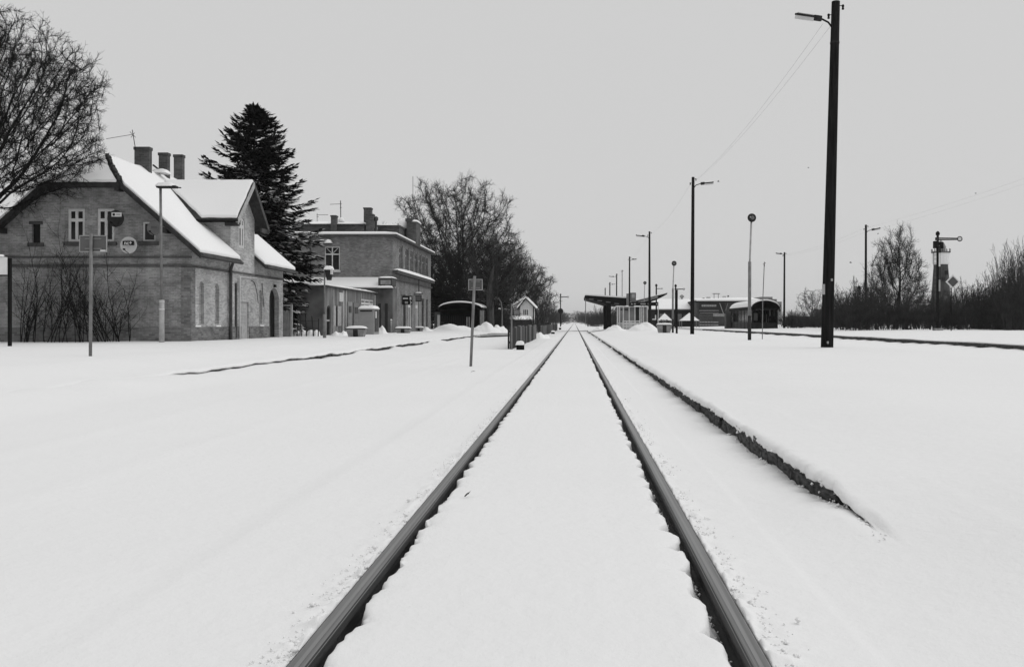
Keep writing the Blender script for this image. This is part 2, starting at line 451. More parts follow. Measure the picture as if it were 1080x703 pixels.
# --- right kerb, its overhanging lip of snow, the island platform
addn(1.71, lip_r - .055)
jr = .010*vnoise(5, YR, .55, 25) + .012*vnoise(5, YR, .16, 26) + .010*vnoise(5, YR, .07, 24)
addn(1.60 - jr, lip_r - .052); addn(1.575 - jr, lip_r - .035 - .035*np.maximum(0, vnoise(5, YR, .08, 28))); addn(1.58 - jr, lip_r - .005); addn(1.60 - jr, lip_r + .015)
for x in np.concatenate([np.arange(1.64, 2.2, .04), np.arange(2.2, 3.6, .12), np.arange(3.6, 9.0, .35), np.arange(9.0, 15.0, .75)]): addc(x, plat_r(x))
# --- the sunken second track and the far kerb
for x in (15.6, 16.4, 17.2): addc(x, .01 + swell(x))
cover_f = .02*vnoise(1, YR, 1.6, 33) + .075*vnoise(1, YR, .62, 34)
addc(17.8, .02 + cover_f*.8); addc(17.98, .03 + cover_f); addc(18.04, -.05); addc(18.1, .19 + 0*YR)
top_f = .225 + .02*vnoise(2, YR, 2.0, 35)
addc(17.97, top_f - .02); addc(17.95, top_f + .01); addc(18.05, top_f + .03)
for x in (18.4, 19, 20, 22, 25, 28, 32, 36, 40, 46, 55, 70, 100, 150, 220, 350, 700, 1500, 3500): addc(x, .22 + .2*float(sstep(19, 32, x)) + swell(x) + 0*YR)
GX = np.stack(colsX, 1); GZ = np.stack(colsZ, 1); GY = np.repeat(YR[:, None], GX.shape[1], 1)
NC = GX.shape[1]
GV = np.stack([GX, GY, GZ], -1).reshape(-1, 3)
ii = (np.arange(NR-1)[:, None]*NC + np.arange(NC-1)[None, :]).ravel()
GF = np.stack([ii, ii+1, ii+NC+1, ii+NC], 1)
gm = mesh_arrays('ground', GV, GF, smooth=True); gm.materials.append(M['snow'])
ground = tag(link('ground', gm), 'deep untouched snow over the tracks and the platforms', kind='structure')

# ------------------------------------------------------------------ crumbs of snow fallen along the rails and the kerb
def crumbs(name, label, spots, seed):
    rs = np.random.RandomState(seed); n = len(spots); r = spots[:, 3]
    O = np.array([(1,0,0),(-1,0,0),(0,1,0),(0,-1,0),(0,0,.8),(0,0,-.8)], float)
    V = spots[:, None, :3] + O[None]*r[:, None, None]*rs.uniform(.6, 1.25, (n, 6, 1)) + rs.normal(0, .18, (n, 6, 3))*r[:, None, None]
    T = np.array([(0,2,4),(2,1,4),(1,3,4),(3,0,4),(2,0,5),(1,2,5),(3,1,5),(0,3,5)])
    F = (np.arange(n)[:, None, None]*6 + T[None]).reshape(-1, 3)
    me = mesh_arrays(name, V.reshape(-1, 3), F, smooth=True); me.materials.append(M['snowcap'])
    tag(link(name, me), label, 'snow', kind='stuff')
rs_c = np.random.RandomState(91); sp = []
for xr, sg in ((XL, 1), (XR, -1)):
    n = 1500; Y = 2.3 + 13*rs_c.uniform(0, 1, n)**1.7
    patchy = vnoise(3, Y, .22, 93) + vnoise(3, Y, .9, 94) > -.15
    d = .045 + np.abs(rs_c.normal(0, .055, n)); r = rs_c.uniform(.0025, .0075, n)*(1 + (rs_c.rand(n) < .06)*1.2)
    q = np.stack([xr - sg*d, Y, -.014 + r*.3 + 0*Y, r], 1); sp.append(q[patchy])
    n = 1500; Y = 2.3 + 11*rs_c.uniform(0, 1, n)**1.7; k = rs_c.uniform(0, 1, n); r = rs_c.uniform(.004, .013, n)
    sp.append(np.stack([xr + sg*(.045 + .07*k), Y, -.125 + .06*k**2 + rs_c.uniform(-.01, .02, n), r], 1))
n = 420; Y = 5.0 + 20*rs_c.uniform(0, 1, n)**1.3; r = .004 + .014*rs_c.uniform(0, 1, n)**2
lipz = np.interp(Y, YR, lip_r); trz = np.interp(Y, YR, track_r(1.56)); up = rs_c.rand(n) < .55
sp.append(np.stack([np.where(up, 1.573, 1.57) + rs_c.normal(0, .010, n), Y, np.where(up, lipz - .03 + rs_c.normal(0, .014, n), trz + .004), r], 1))
n = 40; Y = 4.3 + 1.2*rs_c.uniform(0, 1, n); sp.append(np.stack([1.6 + rs_c.normal(0, .035, n), Y, np.interp(Y, YR, zn_r(1.6)) + .004, rs_c.uniform(.004, .013, n)], 1))
crumbs('snow_crumbs', 'loose crumbs of snow along the rails and the right platform edge', np.concatenate(sp), 5)

# ------------------------------------------------------------------ rails
track = tag(link('railway_track', None), 'straight single railway track running through the snow to the horizon', kind='structure')
prof = [(-.0375,-.010),(-.033,-.003),(-.024,0),(.024,0),(.033,-.003),(.0375,-.010),(.036,-.040),(.012,-.052),(.010,-.130),(.062,-.150),(.062,-.165),(-.062,-.165),(-.062,-.150),(-.010,-.130),(-.012,-.052),(-.036,-.040)]
for xr in (XL, XR):
    ys = [-8.0, 4.0, 12.0, 30.0, 90.0, 300.0, 1200.0]; n = len(prof)
    vs = [(xr + px, yy, pz) for yy in ys for px, pz in prof]
    fs = [(i*n+k, i*n+(k+1) % n, (i+1)*n+(k+1) % n, (i+1)*n+k) for i in range(len(ys)-1) for k in range(n)]
    rl = MB().add(vs, fs).build('rail', M['rail'], track)
    sg = 1 if xr < 0 else -1
    MB().slab([(xr-.0362, -8, -.006), (xr-.024, -8, .0012), (xr+.024, -8, .0012), (xr+.0362, -8, -.006)], (0, 1208, 0)).build('running_band', M['rail_band'], rl)
    MB().box(xr - sg*.004, xr + sg*.012, -8, 1200, .0005, .0022).build('worn_line', M['rail_line'], rl)

# ------------------------------------------------------------------ platform kerbs, stone by stone
def stone_mesh(seed):
    rnd = random.Random(seed); b = MB()
    nx, nz = 5, 2
    vs, fs = [], []
    for j in range(nz+1):
        for i in range(nx+1):
            vs.append((-.5 + i/nx, rnd.uniform(-.02, .02), j/nz + (rnd.uniform(-.10, .04) if j == nz else 0)))
    k = len(vs)
    for j in range(nz):
        for i in range(nx): q = j*(nx+1)+i; fs.append((q, q+1, q+nx+2, q+nx+1))
    vs += [(-.5, .35, 0), (.5, .35, 0), (.5, .35, 1), (-.5, .35, 1)]
    tl = nz*(nx+1); fs.append(tuple([tl+i for i in range(nx+1)] + [k+2, k+3]))
    fs.append(tuple([j*(nx+1) for j in range(nz, -1, -1)] + [k, k+3])); fs.append(tuple([j*(nx+1)+nx for j in range(nz+1)] + [k+2, k+1]))
    b.add(vs, fs)
    me = bpy.data.meshes.new('edge_stone'); me.from_pydata(b.v, [], b.f); me.materials.append(M['stone']); me.update(); return me
stones = [stone_mesh(s) for s in range(6)]
def kerb(name, label, xe, facing, y0, y1, ztop, h, seed, length=(.7, 1.1)):
    """facing -1: the face looks to -x"""
    rnd = random.Random(seed)
    core = MB().box(min(xe - facing*.5, xe - facing*1.2), max(xe - facing*.5, xe - facing*1.2), y0, y1, -.4, -.22).build(name, M['concrete'])
    tag(core, label, kind='structure')
    yy = y0
    while yy < y1:
        ln = rnd.uniform(*length)
        o = link('edge_stone', stones[rnd.randrange(6)], core, (xe + rnd.uniform(-.015, .015), yy + ln/2, -.22 - (.16*float(sstep(5.9, 4.5, yy + ln/2)) if facing < 0 and xe < 5 else 0)))
        o.rotation_euler.z = (-PI/2 if facing < 0 else PI/2) + rnd.uniform(-.01, .01)
        o.scale = (ln - rnd.uniform(.02, .07), 1, (ztop + .22) + rnd.uniform(-.02, .01))
        yy += ln
    return core
kerb('platform_right', 'snow covered island platform with dark kerb stones right of the track', EDGE_R, -1, 4.5, 111, .11, .3, 1)
kerb('platform_left', 'snow covered station platform with dark kerb stones in front of the brick houses', EDGE_L, 1, 13, 100, .07, .3, 2, (.9, 1.4))
kerb('platform_far', 'snow covered far platform with a dark kerb beyond the second track', EDGE_F, -1, 20, 120, .205, .3, 3, (.9, 1.4))

# trodden crossing path beyond the station
def patch(name, label, pts, seed):
    poly = jitter_poly([Vector((p[0], p[1], p[2])) for p in pts], .5, .5, seed)
    tag(MB().slab(poly, (0, 0, .02)).build(name, M['dirt']), label, kind='structure')
patch('path_left', 'trodden grey path across the left platform ramp', [(-7.9, 64, .06), (-5.2, 72, .05), (-5.4, 84, .05), (-8.0, 82, .10)], 4)
patch('path_right', 'trodden grey path at the end of the island platform', [(1.25, 92, .10), (1.4, 84, .10), (3.9, 93, .33), (3.9, 101, .34)], 5)

# ------------------------------------------------------------------ building helpers
def clip_convex(poly, clip):
    def inside(p, a, b): return (b[0]-a[0])*(p[1]-a[1]) - (b[1]-a[1])*(p[0]-a[0]) >= -1e-9
    def inter(p, q, a, b):
        d1 = (q[0]-p[0], q[1]-p[1]); d2 = (b[0]-a[0], b[1]-a[1])
        den = d1[0]*d2[1]-d1[1]*d2[0]
        t = ((a[0]-p[0])*d2[1]-(a[1]-p[1])*d2[0])/den
        return (p[0]+d1[0]*t, p[1]+d1[1]*t)
    out = poly
    for i in range(len(clip)):
        a, b = clip[i], clip[(i+1) % len(clip)]; src, out = out, []
        for j in range(len(src)):
            p, q = src[j], src[(j+1) % len(src)]
            ip, iq = inside(p, a, b), inside(q, a, b)
            if ip: out.append(p)
            if ip != iq: out.append(inter(p, q, a, b))
        if not out: return []
    return out
def wall_panel(mb, outline, holes, f3, depth=.18, arched=()):
    """outline: convex, counter-clockwise in (a, z); f3(a, z, d) maps to 3D, d metres into the wall"""
    xs = sorted({p[0] for p in (min(outline), max(outline))} | {h[0] for h in holes} | {h[1] for h in holes})
    zlo = min(p[1] for p in outline); zhi = max(p[1] for p in outline)
    zs = sorted({zlo, zhi} | {h[2] for h in holes} | {h[3] for h in holes})
    for i in range(len(xs)-1):
        for j in range(len(zs)-1):
            a0, a1, b0, b1 = xs[i], xs[i+1], zs[j], zs[j+1]
            if a1-a0 < 1e-6 or b1-b0 < 1e-6: continue
            ca, cb = (a0+a1)/2, (b0+b1)/2
            if any(h[0] < ca < h[1] and h[2] < cb < h[3] for h in holes): continue
            q = clip_convex([(a0,b0),(a1,b0),(a1,b1),(a0,b1)], outline)
            if len(q) >= 3: mb.add([f3(a, b, 0) for a, b in q], [tuple(range(len(q)))])
    for k, (a0, a1, b0, b1) in enumerate(holes):
        for (p, q) in (((a0,b0),(a0,b1)), ((a0,b1),(a1,b1)), ((a1,b1),(a1,b0)), ((a1,b0),(a0,b0))):
            mb.add([f3(p[0],p[1],0), f3(q[0],q[1],0), f3(q[0],q[1],depth), f3(p[0],p[1],depth)], [(0,1,2,3)])
        if k in arched:
            r = (a1-a0)/2; mid = (a0+a1)/2; rise = r*.9
            for sgn, corner in ((-1, a0), (1, a1)):
                pts = [(mid + sgn*r*math.cos(t), b1 - rise + rise*math.sin(t)) for t in np.linspace(0, PI/2, 7)]
                mb.add([f3(corner, b1, 0.004)] + [f3(p[0], p[1], 0.004) for p in pts], [tuple(range(8))])
                for i in range(6):
                    mb.add([f3(*pts[i], 0), f3(*pts[i+1], 0), f3(*pts[i+1], depth), f3(*pts[i], depth)], [(0,1,2,3)])
def window(root, f3, a0, a1, b0, b1, d=.1, mull=1, trans=(.68,), bar=.06, frame='white', pane='glass', sill=None, sill_mat='trim_dk', over=.08):
    """a window in a wall hole: frame (> panes) and a sill"""
    fr = MB()
    def bx(x0, x1, z0, z1, dd0, dd1):
        p = [f3(x0, z0, dd0), f3(x1, z0, dd0), f3(x1, z0, dd1), f3(x0, z0, dd1), f3(x0, z1, dd0), f3(x1, z1, dd0), f3(x1, z1, dd1), f3(x0, z1, dd1)]
        return p, [(0,1,5,4),(1,2,6,5),(2,3,7,6),(3,0,4,7),(4,5,6,7),(3,2,1,0)]
    for x0, x1, z0, z1 in ((a0, a0+bar, b0, b1), (a1-bar, a1, b0, b1), (a0+bar, a1-bar, b0, b0+bar), (a0+bar, a1-bar, b1-bar, b1)):
        fr.add(*bx(x0, x1, z0, z1, d-.03, d+.04))
    xs = [a0+bar]; zs = [b0+bar]
    for i in range(mull):
        m = lerp(a0, a1, (i+1)/(mull+1)); fr.add(*bx(m-bar*.5, m+bar*.5, b0+bar, b1-bar, d-.045, d+.03)); xs += [m-bar*.5, m+bar*.5]
    for t in trans:
        m = lerp(b0, b1, t); fr.add(*bx(a0+bar, a1-bar, m-bar*.6, m+bar*.6, d-.04, d+.035)); zs += [m-bar*.6, m+bar*.6]
    xs.append(a1-bar); zs.append(b1-bar)
    w = fr.build('window', M[frame], root)
    for i in range(0, len(xs), 2):
        for j in range(0, len(zs), 2):
            MB().add([f3(xs[i], zs[j], d), f3(xs[i+1], zs[j], d), f3(xs[i+1], zs[j+1], d), f3(xs[i], zs[j+1], d)], [(0,1,2,3)]).build('pane', M[pane], w)
    if sill:
        s = MB(); s.add(*bx(a0-over, a1+over, b0-sill, b0, -.12, d)); s.build('sill', M[sill_mat], w)
    return w

# ------------------------------------------------------------------ the brick railway house on the left
def railway_house():
    X0, X1, Y0, Y1, zb = -24.92, -16.2, 36.0, 47.4, .05
    zE, sl = 4.38, .88; XC = (X0+X1)/2; half = (X1-X0)/2
    zHip = 6.80; zR = zE + sl*half
    R = thing('railway_house', (XC, Y0, zb), 'yellow brick railway house with half-hipped snowy roof and satellite dishes on its gable', 'house')
    G = lambda a, z, d: (a, Y0 + d, z)                       # gable, seen from the front
    S = lambda a, z, d: (X1 - d, a, z)                       # side to the track
    # gable
    hx = (zHip - zE)/sl
    gz = lambda u0, u1, v0, v1: (ux(u0, Y0), ux(u1, Y0), vz(v1, Y0), vz(v0, Y0))
    wins = [gz(71.5, 89.5, 220, 255), gz(102.5, 120.5, 220, 255), gz(150.5, 164, 234, 254.5), gz(33.5, 42.5, 235, 256)]
    b = MB()
    wall_panel(b, [(X0, zb), (X1, zb), (X1, zE), (X1-hx, zHip), (X0+hx, zHip), (X0, zE)], wins, G, .2)
    b.build('wall', M['brick'], R)
    for k in (0, 1): window(R, G, *wins[k], d=.07, mull=1, trans=(.66,), bar=.11, sill=.16, over=.12)
    window(R, G, *wins[2], d=.07, mull=0, trans=(), bar=.07, sill=.16, over=.14)
    w = MB().add([G(wins[3][0], wins[3][2], .12), G(wins[3][1], wins[3][2], .12), G(wins[3][1], wins[3][3], .12), G(wins[3][0], wins[3][3], .12)], [(0,1,2,3)]).build('blind_window', M['void'], R)
    MB().box(wins[3][0]-.16, wins[3][1]+.16, Y0-.06, Y0+.02, wins[3][2]-.16, wins[3][2]).build('sill', M['trim_dk'], w)
    MB().box(wins[3][0]-.1, wins[3][1]+.1, Y0-.04, Y0+.02, wins[3][3]-.06, wins[3][3]+.06).build('lintel', M['trim_dk'], w)
    # side wall with the projecting bay
    YB0, YB1 = 40.0, 43.0
    sy = lambda u: X1*FPX/(u - U0)
    n1 = (sy(210), sy(215.2), 1.06, 2.90); n2 = (sy(226.6), sy(231.2), 1.06, 2.88)
    b = MB(); wall_panel(b, [(Y0, zb), (YB0, zb), (YB0, zE), (Y0, zE)], [n1, n2], S, .12, arched=(0, 1))
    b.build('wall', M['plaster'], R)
    for n in (n1, n2): MB().add([S(n[0], n[2], .115), S(n[1], n[2], .115), S(n[1], n[3], .115), S(n[0], n[3], .115)], [(0,1,2,3)]).build('blind_window', M['niche'], R)
    n3 = (sy(273.2), sy(276.6), 1.05, 2.8); dr = (45.3, 46.75, zb+.05, 2.98)
    b = MB(); wall_panel(b, [(YB1, zb), (Y1, zb), (Y1, zE), (YB1, zE)], [n3, dr], S, .3, arched=(0, 1))
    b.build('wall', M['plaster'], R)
    MB().add([S(n3[0], n3[2], .08), S(n3[1], n3[2], .08), S(n3[1], n3[3], .08), S(n3[0], n3[3], .08)], [(0,1,2,3)]).build('blind_window', M['niche'], R)
    d = MB().box(X1-.28, X1-.24, dr[0], dr[1], dr[2], dr[3]).build('door', M['black'], R)
    MB().box(X1-.24, X1-.21, (dr[0]+dr[1])/2-.03, (dr[0]+dr[1])/2+.03, dr[2], dr[3]-.5).build('door_batten', M['wood_dk'], d)
    XBAY = X1 + .07; zBe, zBr = 6.28, 7.78; YBM = 41.5
    bw = (41.0, 41.75, 4.72, 6.2); pd = (41.22, 42.22, zb+.05, 2.12)
    SB = lambda a, z, d: (XBAY - d, a, z)
    b = MB(); wall_panel(b, [(YB0, zb), (YB1, zb), (YB1, zBe), (YBM, zBr), (YB0, zBe)], [bw, pd], SB, .12, arched=(0,))
    b.add([(XBAY, YB0, zb), (XBAY, YB0, zBe), (X1-2.6, YB0, zBe), (X1-2.6, YB0, zE), (X1-.3, YB0, zE), (X1-.3, YB0, zb)], [(0,1,2,3,4,5)])
    b.add([(XBAY, YB1, zb), (XBAY, YB1, zBe), (X1-2.6, YB1, zBe), (X1-2.6, YB1, zE), (X1-.3, YB1, zE), (X1-.3, YB1, zb)], [(5,4,3,2,1,0)])
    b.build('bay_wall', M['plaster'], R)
    window(R, SB, *bw, d=.06, mull=1, trans=(.7,), bar=.14, frame='white', pane='glass_lt')
    p = MB().box(XBAY-.1, XBAY-.06, *pd[:2], *pd[2:]).build('boarded_door', M['trim_lt'], R)
    for k in range(5): MB().box(XBAY-.06, XBAY-.045, pd[0]+.15, pd[1]-.2+.03*(k % 2), 1.1+.17*k, 1.13+.17*k).build('notice_line', M['mark_dim'], p)
    b = MB()
    b.box(X0, X0+.05, Y0, Y1, zb, zE); b.box(X0, X1-.31, Y1-.05, Y1, zb, zE)
    b.add([(X0, Y1, zE), (X1, Y1, zE), (XC, Y1, zR)], [(0, 1, 2)])
    b.build('rear_wall', M['brick'], R)
    # plinth, string courses, corner pilaster, pipes
    for q in ((X0-.05, X1+.05, Y0-.05, Y0-.002), (X1+.002, X1+.05, Y0, YB0), (X1+.002, X1+.05, YB1, dr[0]-.06), (XBAY+.002, XBAY+.05, YB0-.05, pd[0]-.04), (XBAY+.002, XBAY+.05, pd[1]+.04, YB1+.05)):
        MB().box(*q, zb, .93).build('plinth', M['plinth'], R)
    b = MB().box(X0-.04, X1+.06, Y0-.06, Y0-.004, 3.84, 3.92).build('string_course', M['brick_dark'], R)
    b = MB().box(X0-.04, X1+.06, Y0-.07, Y0-.004, 3.46, 3.58).box(X1+.004, X1+.07, Y0, YB0, 3.46, 3.56).box(X1+.004, X1+.07, YB1, Y1, 3.46, 3.56)
    b.box(XBAY+.004, XBAY+.06, YB0-.06, YB1+.06, 3.47, 3.55).build('string_course', M['brick_dark'], R)
    MB().box(X1-.38, X1+.03, Y0-.035, Y0+.1, .94, 3.45).box(X1-.1, X1+.035, Y0, Y0+.38, .94, 3.45).build('corner_pilaster', M['plinth'], R)
    MB().tube([(X1+.14, YB0-.12, zb), (X1+.14, YB0-.12, 3.6), (X1+.3, YB0-.2, 4.0)], .07, 8).build('downpipe', M['trim_dk'], R)
    MB().tube([(XBAY+.09, 40.9, .15), (XBAY+.09, 40.9, 3.3)], .035, 6).build('white_pipe', M['white'], R)
    MB().tube([(XBAY+.08, 40.9, 3.3), (XBAY+.08, 43.1, 3.36), (X1+.05, 43.2, 3.36), (X1+.05, 47.0, 3.4)], .025, 6).build('white_pipe', M['white'], R)
    MB().tube([(XBAY+.05, 40.55, .4), (XBAY+.05, 40.55, 3.0)], .05, 6).build('downpipe', M['trim_dk'], R)
    pts = [(X1+.06, 42.5 + .9*t, 3.2 - 1.1*(t**3)) for t in np.linspace(0, 1, 8)]
    MB().tube([(p[0]+.05, p[1], p[2]) for p in pts], .02, 5).build('cable', M['trim_dk'], R)
    MB().tube([(X1+.05, 44.1+.25*t, 3.15-1.2*t) for t in np.linspace(0, 1, 5)], .02, 5).build('cable', M['trim_dk'], R)
    for yy in (36.5, 38.6, 44.0): MB().box(X1+.01, X1+.07, yy-.15, yy+.35, .935, .99).build('snow_patch', M['snowcap'], R)
    MB().box(X1+.01, X1+.12, 37.0, 37.25, 3.95, 4.12).build('wall_lamp', M['black'], R)
    MB().box(X1+.01, X1+.1, 45.9, 46.1, 3.02, 3.16).build('wall_lamp', M['black'], R)
    # main roof
    oh = .62; yf, yr = Y0-.45, Y1+.4; yH = Y0 + (zR - zHip)/1.0*1.0 + .1
    def zs(x): return zE + sl*(half - abs(x - XC))
    xe = X1 + oh; xw = X0 - oh; xh = X1 - hx; xhw = X0 + hx
    nx = -17.9
    right = [(xe, yf), (xe, YB0), (nx, YB0), (nx, YB1), (xe, YB1), (xe, yr), (XC, yr), (XC, yH), (xh, yf)]
    left = [(xw, yf), (xhw, yf), (XC, yH), (XC, yr), (xw, yr)]
    P3 = lambda q, dz=0: [(x, y, zs(x)+dz) for x, y in q]
    roof = MB().slab(P3(right), (0, 0, .16)).slab(P3(left), (0, 0, .16))
    hip = [(xh, yf, zs(xh)), (XC, yH, zR), (xhw, yf, zs(xhw))]
    roof.slab(hip, (0, 0, .155))
    rf = roof.build('roof', M['roof_tile'], R)
    MB().slab(jitter_poly(P3([(xe-.03, yf+.05), (xe-.05, YB0-.05), (nx, YB0-.04), (nx, YB1+.05), (xe-.04, YB1+.04), (xe-.03, yr-.05), (XC-.02, yr-.05), (XC-.02, yH+.1), (xh+.12, yf+.05)], .165), .35, .03, 3), (0, 0, .17)).build('roof_snow', M['snowcap'], rf, bevel=.05)
    MB().slab(jitter_poly(P3([(xw+.03, yf+.05), (xhw-.06, yf+.05), (XC, yH+.05), (XC, yr-.05), (xw+.03, yr-.05)], .165), .35, .05, 4), (0, 0, .2)).build('roof_snow', M['snowcap'], rf, bevel=.05)
    hz = lambda x, y, dz=0: (x, y, lerp(zHip, zR, (y-yf)/(yH-yf)) + dz)
    MB().slab(jitter_poly([hz(xh-.12, yf-.02, .16), hz(XC-.03, yH-.10, .16), hz(xhw+.06, yf-.02, .16)], .3, .05, 5), (0, 0, .12)).build('roof_snow', M['snowcap'], rf, bevel=.03)
    # bare hip tiles and the tile courses that melt through
    a, c = Vector((xh, yf, zHip+.22)), Vector((XC, yH, zR+.24)); rnd = random.Random(5)
    for k in range(15):
        p, q = a.lerp(c, k/15), a.lerp(c, (k+.8)/15)
        if k in (3, 8): continue
        MB().beam(p + Vector((rnd.uniform(-.04, .04), 0, .03+rnd.uniform(0, .05))), q + Vector((0, 0, .05)), rnd.uniform(.10, .17), .12).build('hip_tile', M['roof_tile'], rf)
    for k, (t, l0, l1) in enumerate(((.16, .05, .55), (.30, .5, .9), (.45, .1, .6), (.60, .3, .9), (.76, .2, .8))):
        yy = lerp(yf, yH, t); xa, xb = lerp(xhw, XC, t)+.2, lerp(xh, XC, t)-.3
        p, q = Vector(hz(lerp(xa, xb, l0), yy, .243)), Vector(hz(lerp(xa, xb, l1), yy, .243))
        MB().beam(p, q, .035, .03).build('tile_course', M['roof_tile'], rf)
    # barge boards and rafters
    b = MB()
    for s, xa, xb in ((1, xe, xh), (-1, xw, xhw)):
        b.slab([(xa, yf-.03, zs(xa)-.05), (xb, yf-.03, zs(xb)-.05), (xb, yf-.03, zs(xb)+.15), (xa, yf-.03, zs(xa)+.15)], (0, .03, 0))
    b.box(xhw-.05, xh+.05, yf-.03, yf-.002, zHip-.05, zHip+.13)
    b.build('barge_board', M['wood_dk'], rf)
    for xx in (X1-.9, xh-.15, xhw+.15, X0+.9):
        MB().beam((xx, yf+.02, zs(xx)-.20), (xx, Y0+.05, zs(xx)-.20), .18, .22).build('purlin_end', M['wood_dk'], rf)
    MB().tube([(xe+.05, yf, zE-sl*oh+.1), (xe+.05, YB0-.1, zE-sl*oh+.06)], .07, 8).build('gutter', M['trim_dk'], rf)
    MB().tube([(xe+.05, YB1+.1, zE-sl*oh+.1), (xe+.05, yr, zE-sl*oh+.06)], .07, 8).build('gutter', M['trim_dk'], rf)
    # cross gable roof
    xf = X1 + .62; e0, e1 = YB0-.5, YB1+.5; cs = (zBr-zBe)/1.5; ze = zBe - cs*.5
    def zc(y): return zBr - cs*abs(y-YBM)
    xi = lambda z: X1 - (z - zE)/sl      # where the main roof reaches that height
    near = [(xf, e0, zc(e0)), (xf, YBM, zBr), (xi(zBr)-.4, YBM, zBr), (xi(zc(e0)), e0, zc(e0))]
    farp = [(xf, e1, zc(e1)), (xf, YBM, zBr), (xi(zBr)-.4, YBM, zBr), (xi(zc(e1)), e1, zc(e1))]
    br = MB().slab(near, (0, 0, .14)).slab(farp, (0, 0, .14)).build('bay_roof', M['roof_tile'], R)
    for k, q in enumerate((near, farp)):
        sgn = 1 if k == 0 else -1
        qq = [(x - (.05 if i in (0, 1) else -.5), y + (sgn*.04 if i in (0, 3) else 0), z + .145) for i, (x, y, z) in enumerate(q)]
        MB().slab(jitter_poly(qq, .3, .04, 6+k), (0, 0, .17)).build('roof_snow', M['snowcap'], br, bevel=.05)
    for sgn, e in ((-1, e0), (1, e1)):
        MB().slab([(xf+.03, e, zc(e)-.12), (xf+.03, YBM, zBr-.12), (xf+.03, YBM, zBr+.16), (xf+.03, e, zc(e)+.16)], (-.04, 0, 0)).build('barge_board', M['trim_lt'] if sgn < 0 else M['trim_dk'], br)
        MB().beam((XBAY-.1, e-sgn*.15, zc(e)-.1), (xf, e-sgn*.15, zc(e)-.1), .14, .16).build('purlin_end', M['wood_dk'], br)
    MB().beam((xf-.06, e1-.9, zc(e1)-.05), (xf-.06, e1, zc(e1)-.05), .08, .2).build('tie_beam', M['trim_dk'], br)
    MB().tube([(xf-.1, e0-.04, zc(e0)+.02), (xi(zc(e0)), e0-.04, zc(e0)+.04)], .06, 8).build('gutter', M['black'], br)
    # chimneys
    for uc, w, vt, Y in ((151, .70, 155.5, 40.8), (173.4, .44, 161.5, 42.8), (189.0, .44, 163.5, 44.4)):
        x, zt = ux(uc, Y), vz(vt, Y)
        ch = MB().box(x-w/2, x+w/2, Y-.14, Y+.14, zR-.6, zt-.14).build('chimney', M['brick_dark'], rf)
        MB().box(x-w/2-.03, x+w/2+.03, Y-.17, Y+.17, zt-.14, zt).build('chimney_cap', M['trim_dk'], ch)
    MB().mound(ux(160, 41.6), ux(178, 41.8), 41.5, 42.1, zR+.22, .18).build('roof_snow', M['snowcap'], rf, smooth=True)
    MB().beam(at(161.5, 174, 41.4), at(169, 180, 42.0), .06, .06).build('roof_ladder', M['iron'], rf)
    return R
house = railway_house()

def antenna(pts, label, name='roof_antenna'):
    base = Vector(pts[0][0]); o = thing(name, base, label, 'antenna')
    for k, (p, q, r) in enumerate(pts): MB().tube([p, q], r, 5).build('mast' if k == 0 else 'cross_rod', M['iron'], o)
    return o
antenna([(at(143, 158, 40.6), at(139.5, 137, 40.6), .018), (at(112, 146.5, 40.6), at(140, 141.8, 40.6), .012), (at(137, 139, 40.6), at(143, 145, 40.6), .012), (at(138, 145, 40.6), at(142, 140, 40.6), .012)],
        'thin bent television antenna on the railway house chimney')

def dish(u, v, rpx, mat, label, style):
    Y = 35.55 if style != 'md' else 35.5
    c = at(u, v, Y); r = rpx*Y/FPX
    o = thing('satellite_dish', (c.x, 36.0, c.z - r), label, 'satellite dish', 'satellite dishes on the gable')
    MB().lathe(c, [(r*.15, -.10), (r*.6, -.07), (r*.95, -.012), (r, 0), (r*.97, .004), (r*.62, -.045), (r*.02, -.075)], 28, axis='y').build('reflector', mat, o, smooth=True)
    dark = M['black']
    MB().tube([c + Vector((0, .08, 0)), (c.x, 36.02, c.z-.05)], .03, 6).build('mount', M['iron'], o)
    MB().tube([c + Vector((.0, .02, -r*.98)), c + Vector((-.02, -.30, -r*.62))], .014, 5).build('feed_arm', dark, o)
    MB().box(c.x-.05, c.x+.01, c.y-.36, c.y-.27, c.z-r*.66, c.z-r*.46).build('receiver', dark, o)
    if style == 'lt':
        MB().box(c.x-r*.66, c.x+r*.66, c.y-.035, c.y-.02, c.z+r*.0, c.z+r*.50).build('logo_band', dark, o)
        o2 = text_mesh('nc+', r*.62, 'logo_text', M['mark'], o, (c.x-o.location.x, c.y-.042-o.location.y, c.z+r*.25-o.location.z), (PI/2, 0, 0))
    if style == 'dk':
        lp = MB().box(c.x-r*.44, c.x+r*.74, c.y-.035, c.y-.02, c.z+r*.22, c.z+r*.72).build('logo_plate', M['mark'], o)
        MB().lathe((c.x-r*.16, c.y-.036, c.z+r*.47), [(r*.16, 0), (r*.16, .006)], 12, axis='y').build('logo_dot', M['iron'], lp)
        MB().box(c.x+r*.12, c.x+r*.6, c.y-.041, c.y-.036, c.z+r*.38, c.z+r*.56).build('logo_bar', M['mark_dim'], lp)
    if style == 'md':
        MB().box(c.x-r*.4, c.x+r*.4, c.y-.035, c.y-.02, c.z+r*.06, c.z+r*.14).build('logo_bar', M['iron'], o)
dish(122, 230.5, 8.9, M['dish_dk'], 'black satellite dish with a white logo plate beside the second gable window', 'dk')
dish(135.6, 258.5, 8.9, M['dish_lt'], 'pale satellite dish with black nc+ lettering, lowest on the brick gable', 'lt')
dish(162.5, 240.5, 7.6, M['dish_md'], 'plain grey satellite dish covering the small right gable window', 'md')

